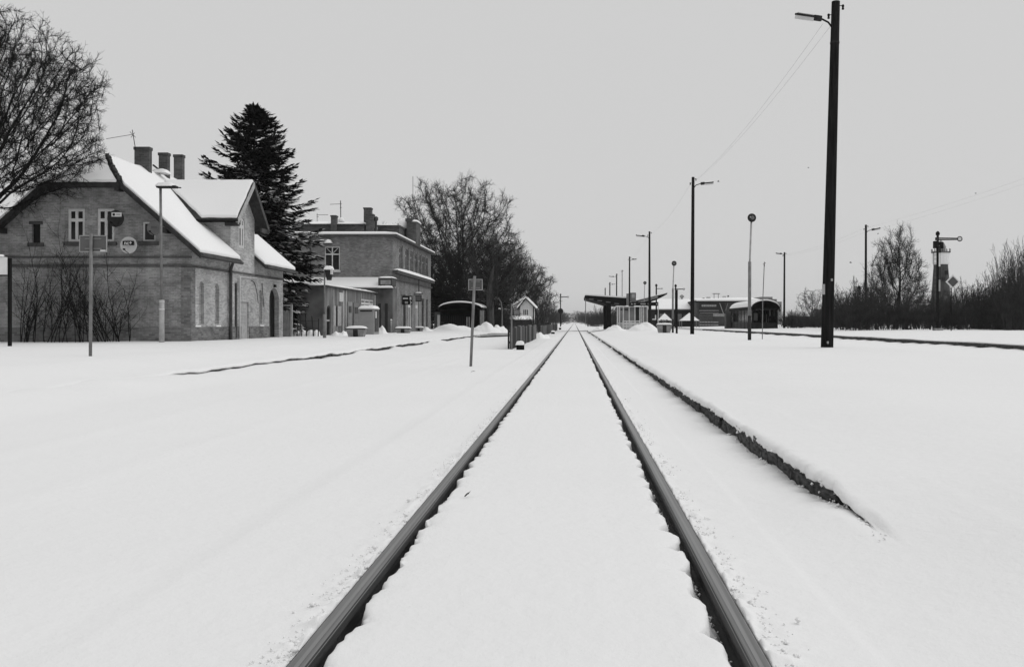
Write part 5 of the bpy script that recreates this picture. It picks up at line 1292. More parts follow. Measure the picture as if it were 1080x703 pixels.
def banner_hall():
    Y = 168.0; R = thing('warehouse', at(767, 345.5, Y), 'dark warehouse with banners on its front and a flat snowy roof', 'warehouse')
    x0, x1 = ux(735.5, Y), ux(801, Y); zb, zt = 0, vz(318.2, Y)
    b = MB().box(x0, x1, Y, Y+20, zb, zt).build('wall', M['far_wall'], R)
    MB().box(x0-.25, x0, Y-.1, Y+20, zb, zt+.3).build('corner_pier', M['trim_dk'], R)
    MB().box(x0-.3, x1+.3, Y-.4, Y+20.3, zt, zt+.18).build('eave', M['black'], R)
    rs = MB().slab([(x0-.25, Y-.4, zt+.18), (x1+.3, Y-.4, zt+.18), (x1+.3, Y+10, zt+.95), (x0-.25, Y+10, zt+.75)], (0,0,.25)).build('roof_snow', M['snowcap'], R)
    def pn(name, u0, u1, v0, v1, m, d=.06): MB().box(ux(u0, Y), ux(u1, Y), Y-d, Y-.004, vz(v1, Y), vz(v0, Y)).build(name, M[m], b)
    pn('banner', 737, 764.5, 319.3, 330.4, 'iron', .03)
    rnd = random.Random(2)
    u = 740.0
    while u < 754.8: w = rnd.uniform(1.0, 1.7); pn('banner_letter', u, u+w, 321.2, 323.2, 'mark_dim', .07); u += w + .35
    pn('banner_stripe', 737.5, 758, 326.9, 327.9, 'steel', .07)
    pn('banner_stripe', 738, 758, 329.6, 330.2, 'steel', .07)
    pn('lower_panel', 752, 765, 330.6, 333.6, 'concrete', .05)
    for k in range(6): pn('grid_bar', 737.2+k*2.9, 737.6+k*2.9, 330.5, 345, 'trim_dk', .09)
    for k in range(4): pn('grid_bar', 737, 752, 332.5+k*2, 332.8+k*2, 'steel', .05)
    for v in (339.1, 342.0): pn('banner_stripe', 738, 757.5, v, v+1.0, 'mark_dim', .07)
    MB().beam(at(759, 319.5, Y-.2), at(763, 330.5, Y-.2), .1, .22, up=(0,1,0)).build('strut', M['mark_dim'], b)
    MB().beam(at(767.5, 319.8, Y-.2), at(765.5, 327, Y-.2), .1, .2, up=(0,1,0)).build('strut', M['steel'], b)
    for u0, u1, v0, v1 in ((752.3, 759.5, 309.2, 309.9), (741.5, 743.2, 313.9, 315), (745.5, 749.3, 313.2, 314), (762.5, 766, 312.3, 312.9), (768, 769, 311.2, 313)):
        MB().box(ux(u0, Y+6), ux(u1, Y+6), Y+6, Y+7, vz(v1, Y+6), vz(v0, Y+6)).build('roof_unit', M['steel'], rs)
    for u in (753.5, 758): MB().box(ux(u, Y+6)-.05, ux(u, Y+6)+.05, Y+6.4, Y+6.5, zt+.6, vz(309.6, Y+6)).build('unit_leg', M['steel'], rs)
banner_hall()
def block(name, u0, u1, vt, Y, depth, label, steps=(), nwin=6, floors=4, mat='far_wall', snow=True, v_bot=345):
    R = thing(name, at((u0+u1)/2, v_bot, Y), label, 'building')
    x0, x1, zt = ux(u0, Y), ux(u1, Y), vz(vt, Y)
    b = MB().box(x0, x1, Y, Y+depth, 0, zt).build('wall', M[mat], R)
    if snow: MB().box(x0-.1, x1+.1, Y-.1, Y+depth+.1, zt, zt+.3).build('roof_snow', M['snowcap'], R)
    for (a, c, v) in steps:
        MB().box(ux(a, Y), ux(c, Y), Y+1, Y+depth-1, zt+(.31 if snow else 0), vz(v, Y)).build('roof_house', M[mat], R)
    for f in range(floors):
        for k in range(nwin):
            wx = lerp(x0, x1, (k+.25)/nwin); ww = (x1-x0)/nwin*.5; wz = lerp(1.2, zt-.6, (f+.2)/floors); wh = (zt-1.8)/floors*.5
            MB().box(wx, wx+ww, Y-.06, Y-.005, wz, wz+wh).build('window', M['mark_dim'] if (f+k) % 3 == 0 else M['glass'], b)
    return R
block('apartment_block', 797, 824.5, 318, 300, 14, 'grey apartment block with stepped roof behind the rounded shelter', ((800, 820, 315.2), (803, 815.5, 312.8)), 6, 4, 'steel', False)
block('low_block', 874, 917, 325.5, 190, 12, 'long low building with snowy flat roof glimpsed behind the nearest pole', (), 9, 2, 'far_wall', True)
block('low_block', 838, 872, 333.5, 200, 10, 'low shed with a row of small windows left of the nearest pole', (), 8, 1, 'far_wall', True)

def tower():
    Y = 200.0; R = thing('water_tower', at(992.5, 345, Y), 'tapering brick water tower with a pale drum and gallery behind the semaphore', 'tower')
    c = at(992.3, 345, Y); c.z = 0; s = Y/FPX
    zb = vz(279, Y); z2 = vz(266.5, Y); zt = vz(253.5, Y)
    MB().lathe(c, [(11.2*s, 0), (10*s, zb*.35), (8.0*s, zb*.8), (7.0*s, zb)], 16).build('shaft', M['far_wall'], R)
    MB().lathe(c + Vector((0, 0, zb)), [(7.6*s, 0), (8.8*s, .3), (8.8*s, z2-zb-.2), (8.2*s, z2-zb)], 16).build('drum', M['white_b'], R)
    g = MB().lathe(c + Vector((0, 0, z2)), [(9.5*s, 0), (9.5*s, .2)], 16).build('gallery', M['trim_dk'], R)
    for k in range(14):
        a = 2*PI*k/14; MB().tube([c + Vector((9.3*s*math.cos(a), 9.3*s*math.sin(a), z2)), c + Vector((9.3*s*math.cos(a), 9.3*s*math.sin(a), z2+.9))], .06, 4).build('baluster', M['iron'], g)
    MB().lathe(c + Vector((0, 0, z2)), [(4.8*s, 0), (4.8*s, 1.2), (5.2*s, 1.3), (3.6*s, (zt-z2)*.75), (.6*s, zt-z2)], 14).build('lantern', M['steel'], R)
    for a, v in ((-1.2, 297), (2.0, 290)): MB().box(c.x+a*s-.25, c.x+a*s+.25, Y-10.5*s, Y-8*s, vz(v, Y), vz(v, Y)+.9).build('slit_window', M['void'], R)
tower()

# ------------------------------------------------------------------ vegetation
def tube_batch(P, R, sides):
    P = np.asarray(P, float); R = np.asarray(R, float); B, n, _ = P.shape
    T = np.gradient(P, axis=1); T /= np.linalg.norm(T, axis=2, keepdims=True) + 1e-9
    ref = np.where(np.abs(T[:, :1, 2:3]) > .85, np.array([[[1.0, .2, 0]]]), np.array([[[.1, .15, 1.0]]]))
    A = np.cross(T, np.broadcast_to(ref, T.shape)); A /= np.linalg.norm(A, axis=2, keepdims=True) + 1e-9
    C = np.cross(T, A)
    an = 2*np.pi*np.arange(sides)/sides
    V = P[:, :, None, :] + (A[:, :, None, :]*np.cos(an)[None, None, :, None] + C[:, :, None, :]*np.sin(an)[None, None, :, None]) * R[:, :, None, None]
    base = (np.arange(B)*n*sides)[:, None, None] + (np.arange(n-1)*sides)[None, :, None]
    k = np.arange(sides)[None, None, :]; k2 = (k+1) % sides
    F = np.stack([base+k, base+k2, base+sides+k2, base+sides+k], -1).reshape(-1, 4)
    return V.reshape(-1, 3), F
def join(parts):
    Vs, Fs, n = [], [], 0
    for V, F in parts: Vs.append(V); Fs.append(F+n); n += len(V)
    return np.concatenate(Vs), np.concatenate(Fs)

class Grow:
    def __init__(s, seed): s.r = np.random.RandomState(seed); s.lv = {}
    def level(s, starts, dirs, lens, rads, lvl, nseg, wob, up, tip=.35):
        """grow many branches at once; returns the point arrays"""
        B = len(starts); P = np.zeros((B, nseg+1, 3)); P[:, 0] = starts; d = dirs/np.linalg.norm(dirs, axis=1, keepdims=True)
        D = np.zeros((B, nseg+1, 3)); D[:, 0] = d
        for i in range(nseg):
            d = d + s.r.normal(0, wob, (B, 3)); d[:, 2] += up; d /= np.linalg.norm(d, axis=1, keepdims=True)
            P[:, i+1] = P[:, i] + d*(lens/nseg)[:, None]; D[:, i+1] = d
        t = np.linspace(0, 1, nseg+1)
        R = rads[:, None]*(1 - (1-tip)*t[None, :])
        s.lv.setdefault(lvl, []).append((P, R)); return P, D, R
    def kids(s, P, D, R, lens, k, t0, ang, ratio, rr, spread=.25, apical=True, minr=.004, fall=.45):
        B, n, _ = P.shape; k = int(k)
        t = np.sort(s.r.uniform(t0, 1.0, (B, k)), axis=1)
        if apical: t[:, -1] = 1.0
        f = t*(n-1); i = np.minimum(f.astype(int), n-2); w = (f-i)[..., None]
        b = np.arange(B)[:, None]
        S = P[b, i]*(1-w) + P[b, i+1]*w; d0 = D[b, i]*(1-w) + D[b, i+1]*w
        d0 /= np.linalg.norm(d0, axis=2, keepdims=True)
        r0 = R[b, i]*(1-w[..., 0]) + R[b, i+1]*w[..., 0]
        az = s.r.uniform(0, 2*np.pi, (B, 1)) + np.arange(k)[None, :]*2.4 + s.r.normal(0, .3, (B, k))
        a = np.cross(d0, np.array([.13, .27, .95])); a /= np.linalg.norm(a, axis=2, keepdims=True)+1e-9; c = np.cross(d0, a)
        th = np.abs(s.r.normal(ang, spread, (B, k)))
        if apical: th[:, -1] *= .35
        dd = d0*np.cos(th)[..., None] + (a*np.cos(az)[..., None] + c*np.sin(az)[..., None])*np.sin(th)[..., None]
        L = lens[:, None]*ratio*(1 - fall*t)*s.r.uniform(.7, 1.25, (B, k))
        rad = np.maximum(np.minimum(r0*.9, R[:, :1]*rr), minr)
        return S.reshape(-1, 3), dd.reshape(-1, 3), L.ravel(), rad.ravel()
    def mesh(s, name, lvls, mat, sides):
        parts = [tube_batch(P, R, sides[l]) for l in lvls if l in s.lv for P, R in s.lv[l]]
        V, F = join(parts); me = mesh_arrays(name, V, F, smooth=True); me.materials.append(mat); return me

def colony(seed, attr, trunk, D, di, dk, trop=(0, 0, .1), iters=170, jit=.1):
    """space colonisation: grow a skeleton towards attraction points"""
    rs = np.random.RandomState(seed)
    pos = [np.array(p, float) for p in trunk]; par = [-1] + list(range(len(trunk)-1))
    A = attr.copy(); alive = np.ones(len(A), bool)
    nd = np.full(len(A), 1e9); ni = np.zeros(len(A), int)
    def upd(ids):
        Q = np.array([pos[i] for i in ids]); ids = np.array(ids)
        for c in range(0, len(Q), 256):
            q = Q[c:c+256]; d = np.linalg.norm(A[:, None, :] - q[None], axis=2); j = d.argmin(1); m = d[np.arange(len(A)), j]
            better = m < nd; nd[better] = m[better]; ni[better] = ids[c:c+256][j[better]]
    upd(list(range(len(pos)))); trop = np.array(trop); kids = {}
    for it in range(iters):
        act = alive & (nd < di)
        if not act.any():
            if it > 4: break
            act = alive
        idx = ni[act]; v = A[act] - np.array([pos[i] for i in idx]); v /= np.linalg.norm(v, axis=1, keepdims=True) + 1e-9
        un, inv = np.unique(idx, return_inverse=True); S = np.zeros((len(un), 3)); np.add.at(S, inv, v)
        new = []
        for u_, sv in zip(un, S):
            d = sv/(np.linalg.norm(sv)+1e-9) + trop + rs.normal(0, jit, 3); d /= np.linalg.norm(d)+1e-9
            p = pos[u_] + d*D
            if any(np.linalg.norm(pos[k]-p) < D*.35 for k in kids.get(u_, ())): continue
            pos.append(p); par.append(u_); kids.setdefault(u_, []).append(len(pos)-1); new.append(len(pos)-1)
        if not new: break
        upd(new); alive &= nd > dk
    return np.array(pos), np.array(par)
def col_tree(seed, attr, trunk, D, di, dk, r_tip, expo, bark, twig, twigs=3, tw_len=.5, tw_r=.008, trop=(0, 0, .1), thick=.045, tw_up=.12, tw_lv2=2, r_trunk=None, jit=.10):
    pos, par = colony(seed, attr, trunk, D, di, dk, trop, jit=jit)
    n = len(pos); nk = np.bincount(par[par >= 0], minlength=n)
    acc = np.where(nk == 0, r_tip**expo, 0.0)
    for i in range(n-1, 0, -1): acc[par[i]] += acc[i]
    r = acc**(1/expo)
    if r_trunk: r *= 1 + (r_trunk/r[0]-1)*np.clip((r-r_tip)/(r[0]-r_tip), 0, 1)
    e = np.arange(1, n); pe = par[e]
    P = np.stack([pos[pe], pos[e]], 1); R = np.stack([np.minimum(r[pe], r[e]*1.25), r[e]], 1)
    big = r[e] > thick
    tr = join([tube_batch(P[big], R[big], 7)]); me1 = mesh_arrays('trunk', *tr, smooth=True); me1.materials.append(bark)
    parts = [tube_batch(P[~big], R[~big], 4)]
    g = Grow(seed+1); rs = g.r
    thin = np.where(r < r_tip*3.2)[0]; thin = thin[thin > len(trunk)]
    st = np.repeat(thin, twigs); dirp = pos[st] - pos[par[st]]; dirp /= np.linalg.norm(dirp, axis=1, keepdims=True)+1e-9
    dd = dirp + rs.normal(0, .55, (len(st), 3)); L = tw_len*rs.uniform(.5, 1.3, len(st))
    S = pos[st] - dirp*D*rs.uniform(0, 1, (len(st), 1))
    P1, D1, R1 = g.level(S, dd, L, np.full(len(st), tw_r), 0, 3, .14, tw_up, .6); parts.append(tube_batch(P1, R1, 3))
    if tw_lv2:
        S, d, L2, r2 = g.kids(P1, D1, R1, L, tw_lv2, .2, .6, .6, .85, .2, False, tw_r*.75)
        P2, D2, R2 = g.level(S, d, L2, r2, 1, 2, .15, tw_up, .6); parts.append(tube_batch(P2, R2, 3))
    me2 = mesh_arrays('crown', *join(parts), smooth=True); me2.materials.append(twig)
    return me1, me2
def blob(seed, n, c, rad, shell=.45, zmin=None, pw=1.0):
    """points in an ellipsoid, denser to its rim"""
    rs = np.random.RandomState(seed); v = rs.normal(0, 1, (n, 3)); v /= np.linalg.norm(v, axis=1, keepdims=True)
    q = rs.uniform(0, 1, n)**(shell)
    lump = 1 + .16*np.sin(4*v[:, 0]+seed) * np.sin(5*v[:, 1]+2*seed) + .10*np.sin(6*v[:, 2]+seed) + .08*np.sin(11*v[:, 0]+7*v[:, 2])
    p = v*(q*lump)[:, None]*np.array(rad) + np.array(c)
    if zmin is not None: p = p[p[:, 2] > zmin]
    return p
def plant_tree(data, loc, label, scale=1.0, rz=0.0, name='bare_tree', cat='tree', group=None, sz=None):
    o = thing(name, loc, label, cat, group, rz)
    o.scale = (scale, scale, sz or scale)
    link('trunk', data[0], o); link('crown', data[1], o)
    return o
stem = lambda h, n=8, b=.15: [(b*math.sin(i*.9)*i/n, b*math.cos(i*1.3)*i/n, -.3 + (h+.3)*i/n) for i in range(n+1)]
# the big broad trees: 17 m, wide dome
att = np.concatenate([blob(3, 2600, (0, 0, 11.2), (8.2, 7.0, 6.4), .42, 4.5), blob(4, 500, (2.0, 0, 6.5), (7.0, 6.0, 2.6), .5, 4.0)])
broad = col_tree(31, att, stem(3.6), .34, 4.2, .62, .017, 2.25, M['bark_sn'], M['twig'], 5, .80, .0135, (0, 0, .10), .06, .06, 2, .42)
att = np.concatenate([blob(13, 1900, (0, 0, 9.0), (7.2, 6.0, 5.4), .42, 3.6), blob(14, 400, (3.6, 0, 6.0), (5.5, 5.0, 2.4), .5, 3.4)])
broad2 = col_tree(41, att, stem(3.0), .34, 4.2, .64, .017, 2.25, M['bark_sn'], M['twig'], 5, .80, .0135, (0, 0, .08), .06, .04, 2, .38)
att = blob(23, 700, (0, 0, 8.0), (5.6, 5.6, 5.4), .45, 2.6)
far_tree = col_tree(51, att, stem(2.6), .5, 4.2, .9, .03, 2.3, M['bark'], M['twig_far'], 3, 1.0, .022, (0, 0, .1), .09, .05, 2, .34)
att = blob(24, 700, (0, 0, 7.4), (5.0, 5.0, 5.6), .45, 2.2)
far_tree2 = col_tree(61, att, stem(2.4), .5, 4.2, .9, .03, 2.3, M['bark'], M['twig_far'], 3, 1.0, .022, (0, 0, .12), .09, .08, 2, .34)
# upright fan
rs_ = np.random.RandomState(2)
att = np.concatenate([blob(33, 1500, (.2, 0, 7.2), (3.0, 2.8, 4.6), .5, 2.4), blob(34, 450, (-2.2, 0, 4.9), (1.9, 1.9, 2.6), .5, 2.2), blob(35, 300, (2.6, 0, 4.6), (1.7, 1.7, 2.3), .5, 2.2)])
fan = col_tree(71, att, stem(1.9), .28, 3.6, .48, .014, 2.2, M['bark'], M['twig'], 5, .75, .011, (0, 0, .45), .06, .20, 2, .30)
# the tree at the left edge
att = np.concatenate([blob(43, 7500, (0, 0, 9.1), (5.1, 4.4, 4.2), .45, 5.9), blob(44, 500, (-.6, 0, 6.3), (3.8, 3.4, 1.5), .5, 5.0)])
near = col_tree(81, att, stem(4.8), .19, 2.6, .28, .0075, 2.45, M['bark'], M['twig'], 5, .32, .0062, (0, 0, .08), .035, .10, 2, .24, .06)

plant_tree(near, at(-33, 362, 33.2), 'big bare tree cut by the left edge, its twigs over the house roof', 1.0, .4)
plant_tree(broad, at(482, 345, 104), 'largest broad bare tree with snow on its limbs behind the low shelter', 1.0, .2)
plant_tree(broad2, at(512, 345, 112), 'broad bare tree just right of the small turned-away sign', .86, .5)
plant_tree(broad2, at(541, 345, 166), 'bare tree rising behind the small signal house', 1.0, 3.0)
plant_tree(broad2, at(452, 345, 114), 'bare tree crown showing over the end of the station roof', .80, 5.1)
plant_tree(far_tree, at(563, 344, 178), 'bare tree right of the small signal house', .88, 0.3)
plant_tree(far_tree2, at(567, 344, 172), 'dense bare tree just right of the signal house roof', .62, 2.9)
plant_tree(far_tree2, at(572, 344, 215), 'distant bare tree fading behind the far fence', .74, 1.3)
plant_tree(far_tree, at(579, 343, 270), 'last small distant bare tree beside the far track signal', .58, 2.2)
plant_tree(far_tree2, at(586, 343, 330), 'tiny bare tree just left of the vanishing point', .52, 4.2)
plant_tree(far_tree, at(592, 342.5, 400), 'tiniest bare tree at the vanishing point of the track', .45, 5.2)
plant_tree(fan, at(945, 349, 100), 'fan-shaped upright bare tree right of the nearest pole', 1.0, .1)
tk = thing('old_trunk', at(517, 344, 99), 'thick pale trunk between the low shelter and the curved lamp', 'tree')
MB().tube([at(517, 346, 99), at(517.2, 330, 99), at(516.6, 310, 99), at(517.4, 300, 99), at(519, 290, 99), at(521, 280, 99)], [.50, .44, .40, .32, .2, .06], 12).build('trunk', M['bark_lt'], tk, smooth=True)
c_ = link('crown', far_tree2[1], tk, (0, 0, 0)); c_.scale = (.75, .75, .85)

# bushes: many shoots from one stool
def bush_data(seed, H, n, spread, mat, k1=7, k2=4, minr=.012, up=.06, lev=2, r0=.03):
    g = Grow(seed); rs = g.r
    st = np.stack([rs.normal(0, spread*.35, n), rs.normal(0, spread*.35, n), np.full(n, -.2)], 1)
    an = rs.uniform(0, 2*np.pi, n); ti = np.abs(rs.normal(0, .30, n))
    dr = np.stack([np.cos(an)*ti, np.sin(an)*ti, np.ones(n)], 1)
    L = H*rs.uniform(.55, 1.05, n)
    P, D, R = g.level(st, dr, L, np.full(n, r0), 0, 6, .07, up, .3)
    S, d, L2, r2 = g.kids(P, D, R, L, k1, .15, .5, .42, .6, .2, True, minr)
    P2, D2, R2 = g.level(S, d, L2, r2, 1, 4, .12, .05, .4)
    if lev > 1:
        S, d, L3, r3 = g.kids(P2, D2, R2, L2, k2, .15, .55, .5, .7, .25, True, minr)
        g.level(S, d, L3, r3, 2, 3, .15, .04, .5)
    stems = g.mesh('stems', [0], mat, {0: 4}); tw = g.mesh('twigs', [1, 2], mat, {1: 3, 2: 3})
    return stems, tw
def plant_bush(data, loc, label, s=1.0, rz=0.0, group=None, sz=None, name='bare_bush'):
    o = thing(name, loc, label, 'bush', group, rz); o.scale = (s, s, sz or s)
    link('stems', data[0], o); link('twigs', data[1], o); return o
bushA = bush_data(3, 4.0, 26, 1.6, M['hedge'], 8, 4, .018)
bushB = bush_data(4, 4.0, 22, 1.4, M['hedge'], 8, 4, .018, up=.10)
shoots = bush_data(6, 6.5, 20, 1.5, M['hedge'], 8, 4, .016, up=.12, r0=.04)
wall_bush = bush_data(9, 3.9, 8, .9, M['twig'], 8, 3, .0055, up=.015, r0=.02)
rnd = random.Random(77)
# thicket behind the far platform
HG = 'bushes of the dark thicket behind the far platform'
for k in range(46):
    u = lerp(884, 1092, (k+.5)/46) + rnd.uniform(-3, 3); Y = rnd.choice((84, 90, 97, 106)) + rnd.uniform(-2, 2)
    plant_bush(rnd.choice((bushA, bushB)), (ux(u, Y), Y, .3), 'dark bare bush in the thicket behind the far platform', rnd.uniform(.85, 1.15), rnd.uniform(0, 6), HG, rnd.uniform(.75, 1.15)*(.75 if 968 < u < 1016 else 1))
SG = 'tall shoots at the right edge'
for k in range(15):
    u = lerp(1030, 1098, (k+.5)/15) + rnd.uniform(-3, 3); Y = rnd.uniform(78, 92)
    top = lerp(322, 266, max(0, min(1, (u-1024)/42))) + rnd.uniform(-4, 12); hh = (345-top)*Y/FPX
    plant_bush(shoots, (ux(u, Y), Y, .3), 'tall upright bare shoots rising from the thicket at the right edge', .9, rnd.uniform(0, 6), SG, hh/6.4)
HL = 'low bushes left of the fan-shaped tree'
for k in range(20):
    u = lerp(828, 905, (k+.5)/20) + rnd.uniform(-3, 3); Y = rnd.uniform(112, 132)
    plant_bush(rnd.choice((bushA, bushB)), (ux(u, Y), Y, .2), 'low dark bush in the hedge on both sides of the nearest pole', rnd.uniform(.75, 1.0), rnd.uniform(0, 6), HL, rnd.uniform(.35, .6))
plant_tree(far_tree2, at(856, 345, 150), 'round bare tree just left of the nearest pole', .55, .4)
plant_tree(far_tree, at(883, 345, 150), 'slim bare tree just right of the nearest pole', .48, 1.4)
plant_tree(far_tree, at(1012, 346, 110), 'low bare tree behind the diamond sign', .42, 2.4)
# shrubs against the brick gable
for k, (u, sc_, sz, rz) in enumerate(((30, 1.0, .9, .2), (62, 1.1, 1.1, 1.4), (86, 1.1, 1.2, 2.7), (104, 1.1, 1.0, 4.0), (120, 1.0, .75, 5.2))):
    wbo = plant_bush(wall_bush, (ux(u, 35.0), 35.0, .3), ('bare shrub below the blind gable window', 'tall bare shrub below the left gable window', 'tall bare shrub behind the blank sign post', 'bare shrub below the black dish', 'low bare shrub below the nc+ dish')[k], sc_, rz, 'shrubs against the gable', sz)
    wbo.rotation_euler = (rnd.uniform(-.1, .1), (.10, .22, .26, .30, .36)[k], rz)
# leafless undergrowth above the fences and under the big trees
UG = 'undergrowth behind the slatted fences'
for k in range(14):
    Y = lerp(62, 125, (k/13)**1.2); plant_bush(rnd.choice((bushA, bushB)), (-3.5 - rnd.uniform(0, .5), Y, -.05), 'low bare bush growing over the slatted fences', .30, rnd.uniform(0, 6), UG, rnd.uniform(.27, .36))
TG = 'bushes under the big bare trees'
for k in range(26):
    u = lerp(456, 584, (k+.5)/26); Y = rnd.uniform(112, 128) if u < 535 else rnd.uniform(162, 260)
    h = lerp(290, 330, (u-456)/128); plant_bush(rnd.choice((bushA, bushB)), (ux(u, Y), Y, .2), 'dark bush under the row of big bare trees', 1.3, rnd.uniform(0, 6), TG, (345-h)*Y/FPX/4.0*rnd.uniform(.6, .95)*(1.25 if u > 555 else 1))
# bushes on the right of the track beyond the canopy
RG = 'grey bushes beyond the canopy'
for k in range(16):
    u = lerp(622, 668, (k+.5)/16) + rnd.uniform(-1, 1); Y = rnd.uniform(230, 290); h = (17 if u > 629 else 9)*Y/FPX
    plant_bush(rnd.choice((bushA, bushB)), (ux(u, Y), Y, 0), 'grey bush right of the track beyond the canopy', 1.4, rnd.uniform(0, 6), RG, h/3.6*rnd.uniform(.75, 1.05))

# ------------------------------------------------------------------ conifers
def conifer_data(seed, H, Rmax, mat, whorls=34, per=8, sprays=12, gap=.25, first=.06):
    r = np.random.RandomState(seed)
    tr = MB().tube([(0, 0, -.3), (0, 0, H*.5), (0, 0, H*.98)], [.26*H/14, .15*H/14, .02], 8)
    tme = bpy.data.meshes.new('trunk'); tme.from_pydata(tr.v, [], tr.f); tme.materials.append(M['bark']); tme.update()
    V, F = [], []; n = 0; BP, BR = [], []
    for w in range(whorls):
        t = first + (1-first)*(w/(whorls-1))**.9; z = H*t
        prof = min(1.0, (1-t)*1.75)**.8*Rmax*lerp(.62, 1.0, min(1.0, t/.55)) + .12
        for b in range(per):
            if r.rand() < .12: continue
            az = r.uniform(0, 2*np.pi); L = prof*r.uniform(.62, 1.06); dz0 = lerp(-.10, .55, t**2)
            pts = []
            for s in np.linspace(0, 1, 7):
                rad = L*s; zz = z + L*(dz0*s - .42*s*s*(1-t*.8) + .22*s**4) + r.normal(0, .015)
                pts.append((rad*math.cos(az), rad*math.sin(az), zz))
            pts = np.array(pts); BP.append(pts); BR.append(np.linspace(.035, .008, 7))
            k = max(5, int(sprays*L/Rmax*1.6))
            ss = np.linspace(.12, 1, k)
            for s in ss:
                f = s*6; i = min(int(f), 5); p = pts[i]*(1-(f-i)) + pts[i+1]*(f-i); d = pts[i+1]-pts[i]; d /= np.linalg.norm(d)+1e-9
                side = np.array([-d[1], d[0], 0]); side /= np.linalg.norm(side)+1e-9
                for sg in (-1, 1, 0):
                    for rep in range(2):
                        ln = (.25 + .42*(1-s)*L/Rmax + .12)*r.uniform(.7, 1.25)*(Rmax/4)
                        v = d*r.uniform(.5, 1.0) + side*sg*r.uniform(.5, 1.0) + np.array([0, 0, r.uniform(-.45, .12)])
                        v /= np.linalg.norm(v); wv = np.cross(v, np.array([r.normal(0, .35), r.normal(0, .35), 1.0])); wv /= np.linalg.norm(wv)+1e-9
                        wd = ln*r.uniform(.13, .22)
                        q = p + r.normal(0, .04, 3)
                        V += [q, q+v*ln*.45+wv*wd, q+v*ln, q+v*ln*.5-wv*wd]; F.append((n, n+1, n+2, n+3)); n += 4
    bV, bF = tube_batch(np.array(BP), np.array(BR), 3)
    VV, FF = join([(np.array(V), np.array(F)), (bV, bF)])
    cme = mesh_arrays('crown', VV, FF); cme.materials.append(mat)
    return tme, cme
spruce = conifer_data(4, 13.7, 4.6, M['needle'], 38, 11, 17)
plant_tree(spruce, (ux(268.5, 52), 52, .3), 'tall dark spruce with snow on its branches between the brick house and the station', 1.0, .7, 'spruce_tree')
yew = conifer_data(9, 7.0, 2.6, M['needle_dark'], 24, 9, 9)
plant_tree(yew, (ux(466, 112), 112, .2), 'black evergreen directly behind the low arched shelter', 1.1, 0, 'evergreen_tree')
plant_tree(yew, (ux(484, 114), 114, .2), 'black evergreen behind the right end of the arched shelter', 1.2, 2, 'evergreen_tree')
plant_tree(yew, (ux(528, 122), 122, .2), 'black evergreen left of the small signal house', .95, 3, 'evergreen_tree')
plant_tree(yew, (ux(503, 116), 116, .2), 'black evergreen behind the small turned-away sign', 1.15, 1, 'evergreen_tree')
plant_tree(yew, (ux(906, 105), 105, .2), 'dark evergreen at the foot of the right-hand pole', .62, 4, 'evergreen_tree', sz=.75)

# ------------------------------------------------------------------ far wood at the end of the line
def far_wood():
    rs = np.random.RandomState(12); parts = []
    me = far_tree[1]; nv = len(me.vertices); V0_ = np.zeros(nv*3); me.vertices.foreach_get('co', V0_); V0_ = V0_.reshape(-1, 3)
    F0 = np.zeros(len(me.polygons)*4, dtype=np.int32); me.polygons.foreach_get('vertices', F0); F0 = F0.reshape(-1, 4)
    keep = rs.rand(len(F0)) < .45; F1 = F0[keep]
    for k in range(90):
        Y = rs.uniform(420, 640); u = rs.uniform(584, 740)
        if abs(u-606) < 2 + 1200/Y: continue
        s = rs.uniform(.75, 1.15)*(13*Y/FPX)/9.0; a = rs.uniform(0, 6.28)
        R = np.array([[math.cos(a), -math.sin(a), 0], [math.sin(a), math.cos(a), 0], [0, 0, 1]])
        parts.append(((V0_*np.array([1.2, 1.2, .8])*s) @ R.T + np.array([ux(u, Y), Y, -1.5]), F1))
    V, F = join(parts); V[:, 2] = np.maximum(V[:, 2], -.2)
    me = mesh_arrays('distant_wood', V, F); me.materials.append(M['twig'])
    tag(link('distant_wood', me), 'low grey wood closing the view at the end of the line', 'wood', kind='stuff')
far_wood()

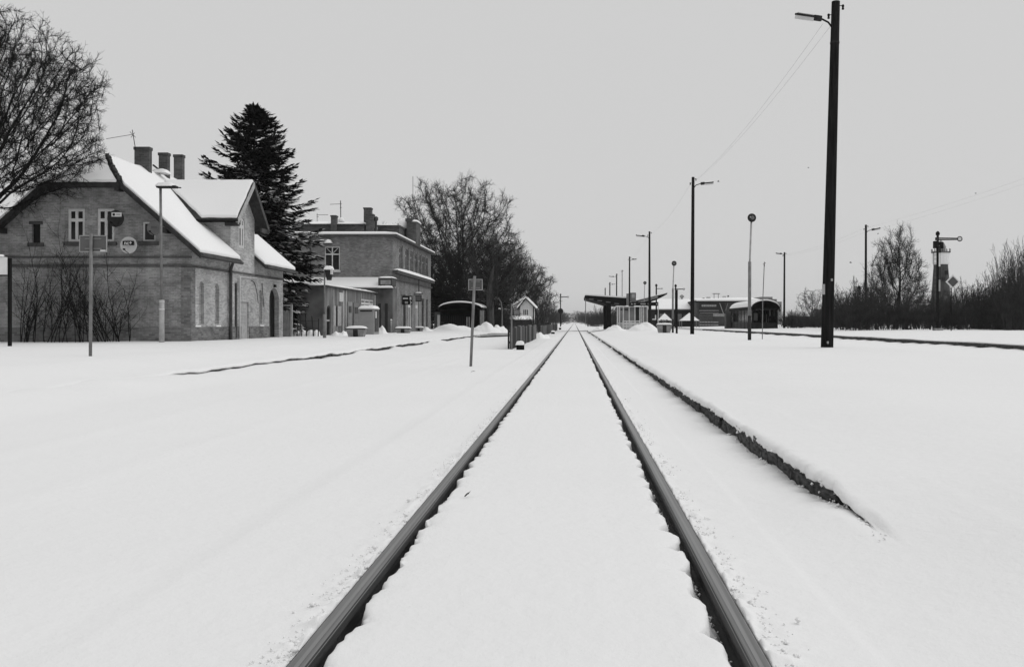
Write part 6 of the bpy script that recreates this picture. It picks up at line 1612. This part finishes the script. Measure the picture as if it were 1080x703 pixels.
# ------------------------------------------------------------------ small twigs lying on the snow
for u, v, dx, dy, lab in ((492.5, 524, .02, .06, 'tiny dark twig on the snow just inside the left rail'), (499, 391, .10, .05, 'small dark twig at the foot of the leaning track sign')):
    Y = 1.12*FPX/(v - V0); x = ux(u, Y); z = .012 if 490 < u < 495 else -.015
    o = thing('fallen_twig', (x, Y, z), lab, 'twig', 'twigs on the snow')
    MB().tube([(x-dx/2, Y-dy/2, z), (x+.004, Y, z+.012), (x+dx/2, Y+dy/2, z+.006)], [.004, .005, .002], 5).build('stem', M['bark'], o)
    MB().tube([(x+.004, Y, z+.012), (x+.02, Y+.02, z+.022)], [.003, .0015], 4).build('side_shoot', M['bark'], o)

# ------------------------------------------------------------------ winter haze
hz_m = bpy.data.materials.new('haze'); hz_m.use_nodes = True; hz_m.node_tree.nodes.clear()
ho = hz_m.node_tree.nodes.new('ShaderNodeOutputMaterial'); hv = hz_m.node_tree.nodes.new('ShaderNodeVolumePrincipled')
hv.inputs['Color'].default_value = (.95, .95, .95, 1); hv.inputs['Density'].default_value = HAZE; hv.inputs['Anisotropy'].default_value = 0.0
hz_m.node_tree.links.new(hv.outputs['Volume'], ho.inputs['Volume'])
if HAZE > 0:
    tag(MB().box(-3600, 3600, -60, 4100, -1.5, 32).build('haze', hz_m), 'thin even winter haze over the whole yard', 'haze', kind='stuff')

# ------------------------------------------------------------------ a few birds in the sky
def bird(u, v, Y, s, label):
    c = at(u, v, Y); o = thing('bird', c, label, 'bird', 'birds in the sky')
    MB().tube([c + Vector((-.16*s, 0, 0)), c + Vector((-.05*s, 0, .02*s)), c + Vector((.1*s, 0, .02*s)), c + Vector((.2*s, 0, 0))], [.01*s, .05*s, .05*s, .012*s], 6).build('body', M['black'], o)
    for sg in (-1, 1):
        MB().add([c + Vector((-.06*s, 0, .02*s)), c + Vector((.07*s, 0, .02*s)), c + Vector((.03*s, sg*.18*s, .14*s)), c + Vector((-.02*s, sg*.36*s, .05*s)), c + Vector((-.05*s, sg*.18*s, .13*s))], [(0, 1, 2, 4), (4, 2, 3)]).build('wing', M['black'], o)
bird(757.5, 191.5, 60, .5, 'tiny dark bird beside the lamp of the second pole')
bird(897, 277, 60, .5, 'tiny dark bird just right of the nearest pole')
bird(852.5, 177, 70, .4, 'tiny dark bird left of the nearest pole halfway up')
bird(1029, 204, 70, .4, 'tiny dark bird high above the diamond sign')
bird(926, 246.5, 70, .4, 'tiny dark bird under the lamp of the right-hand pole')
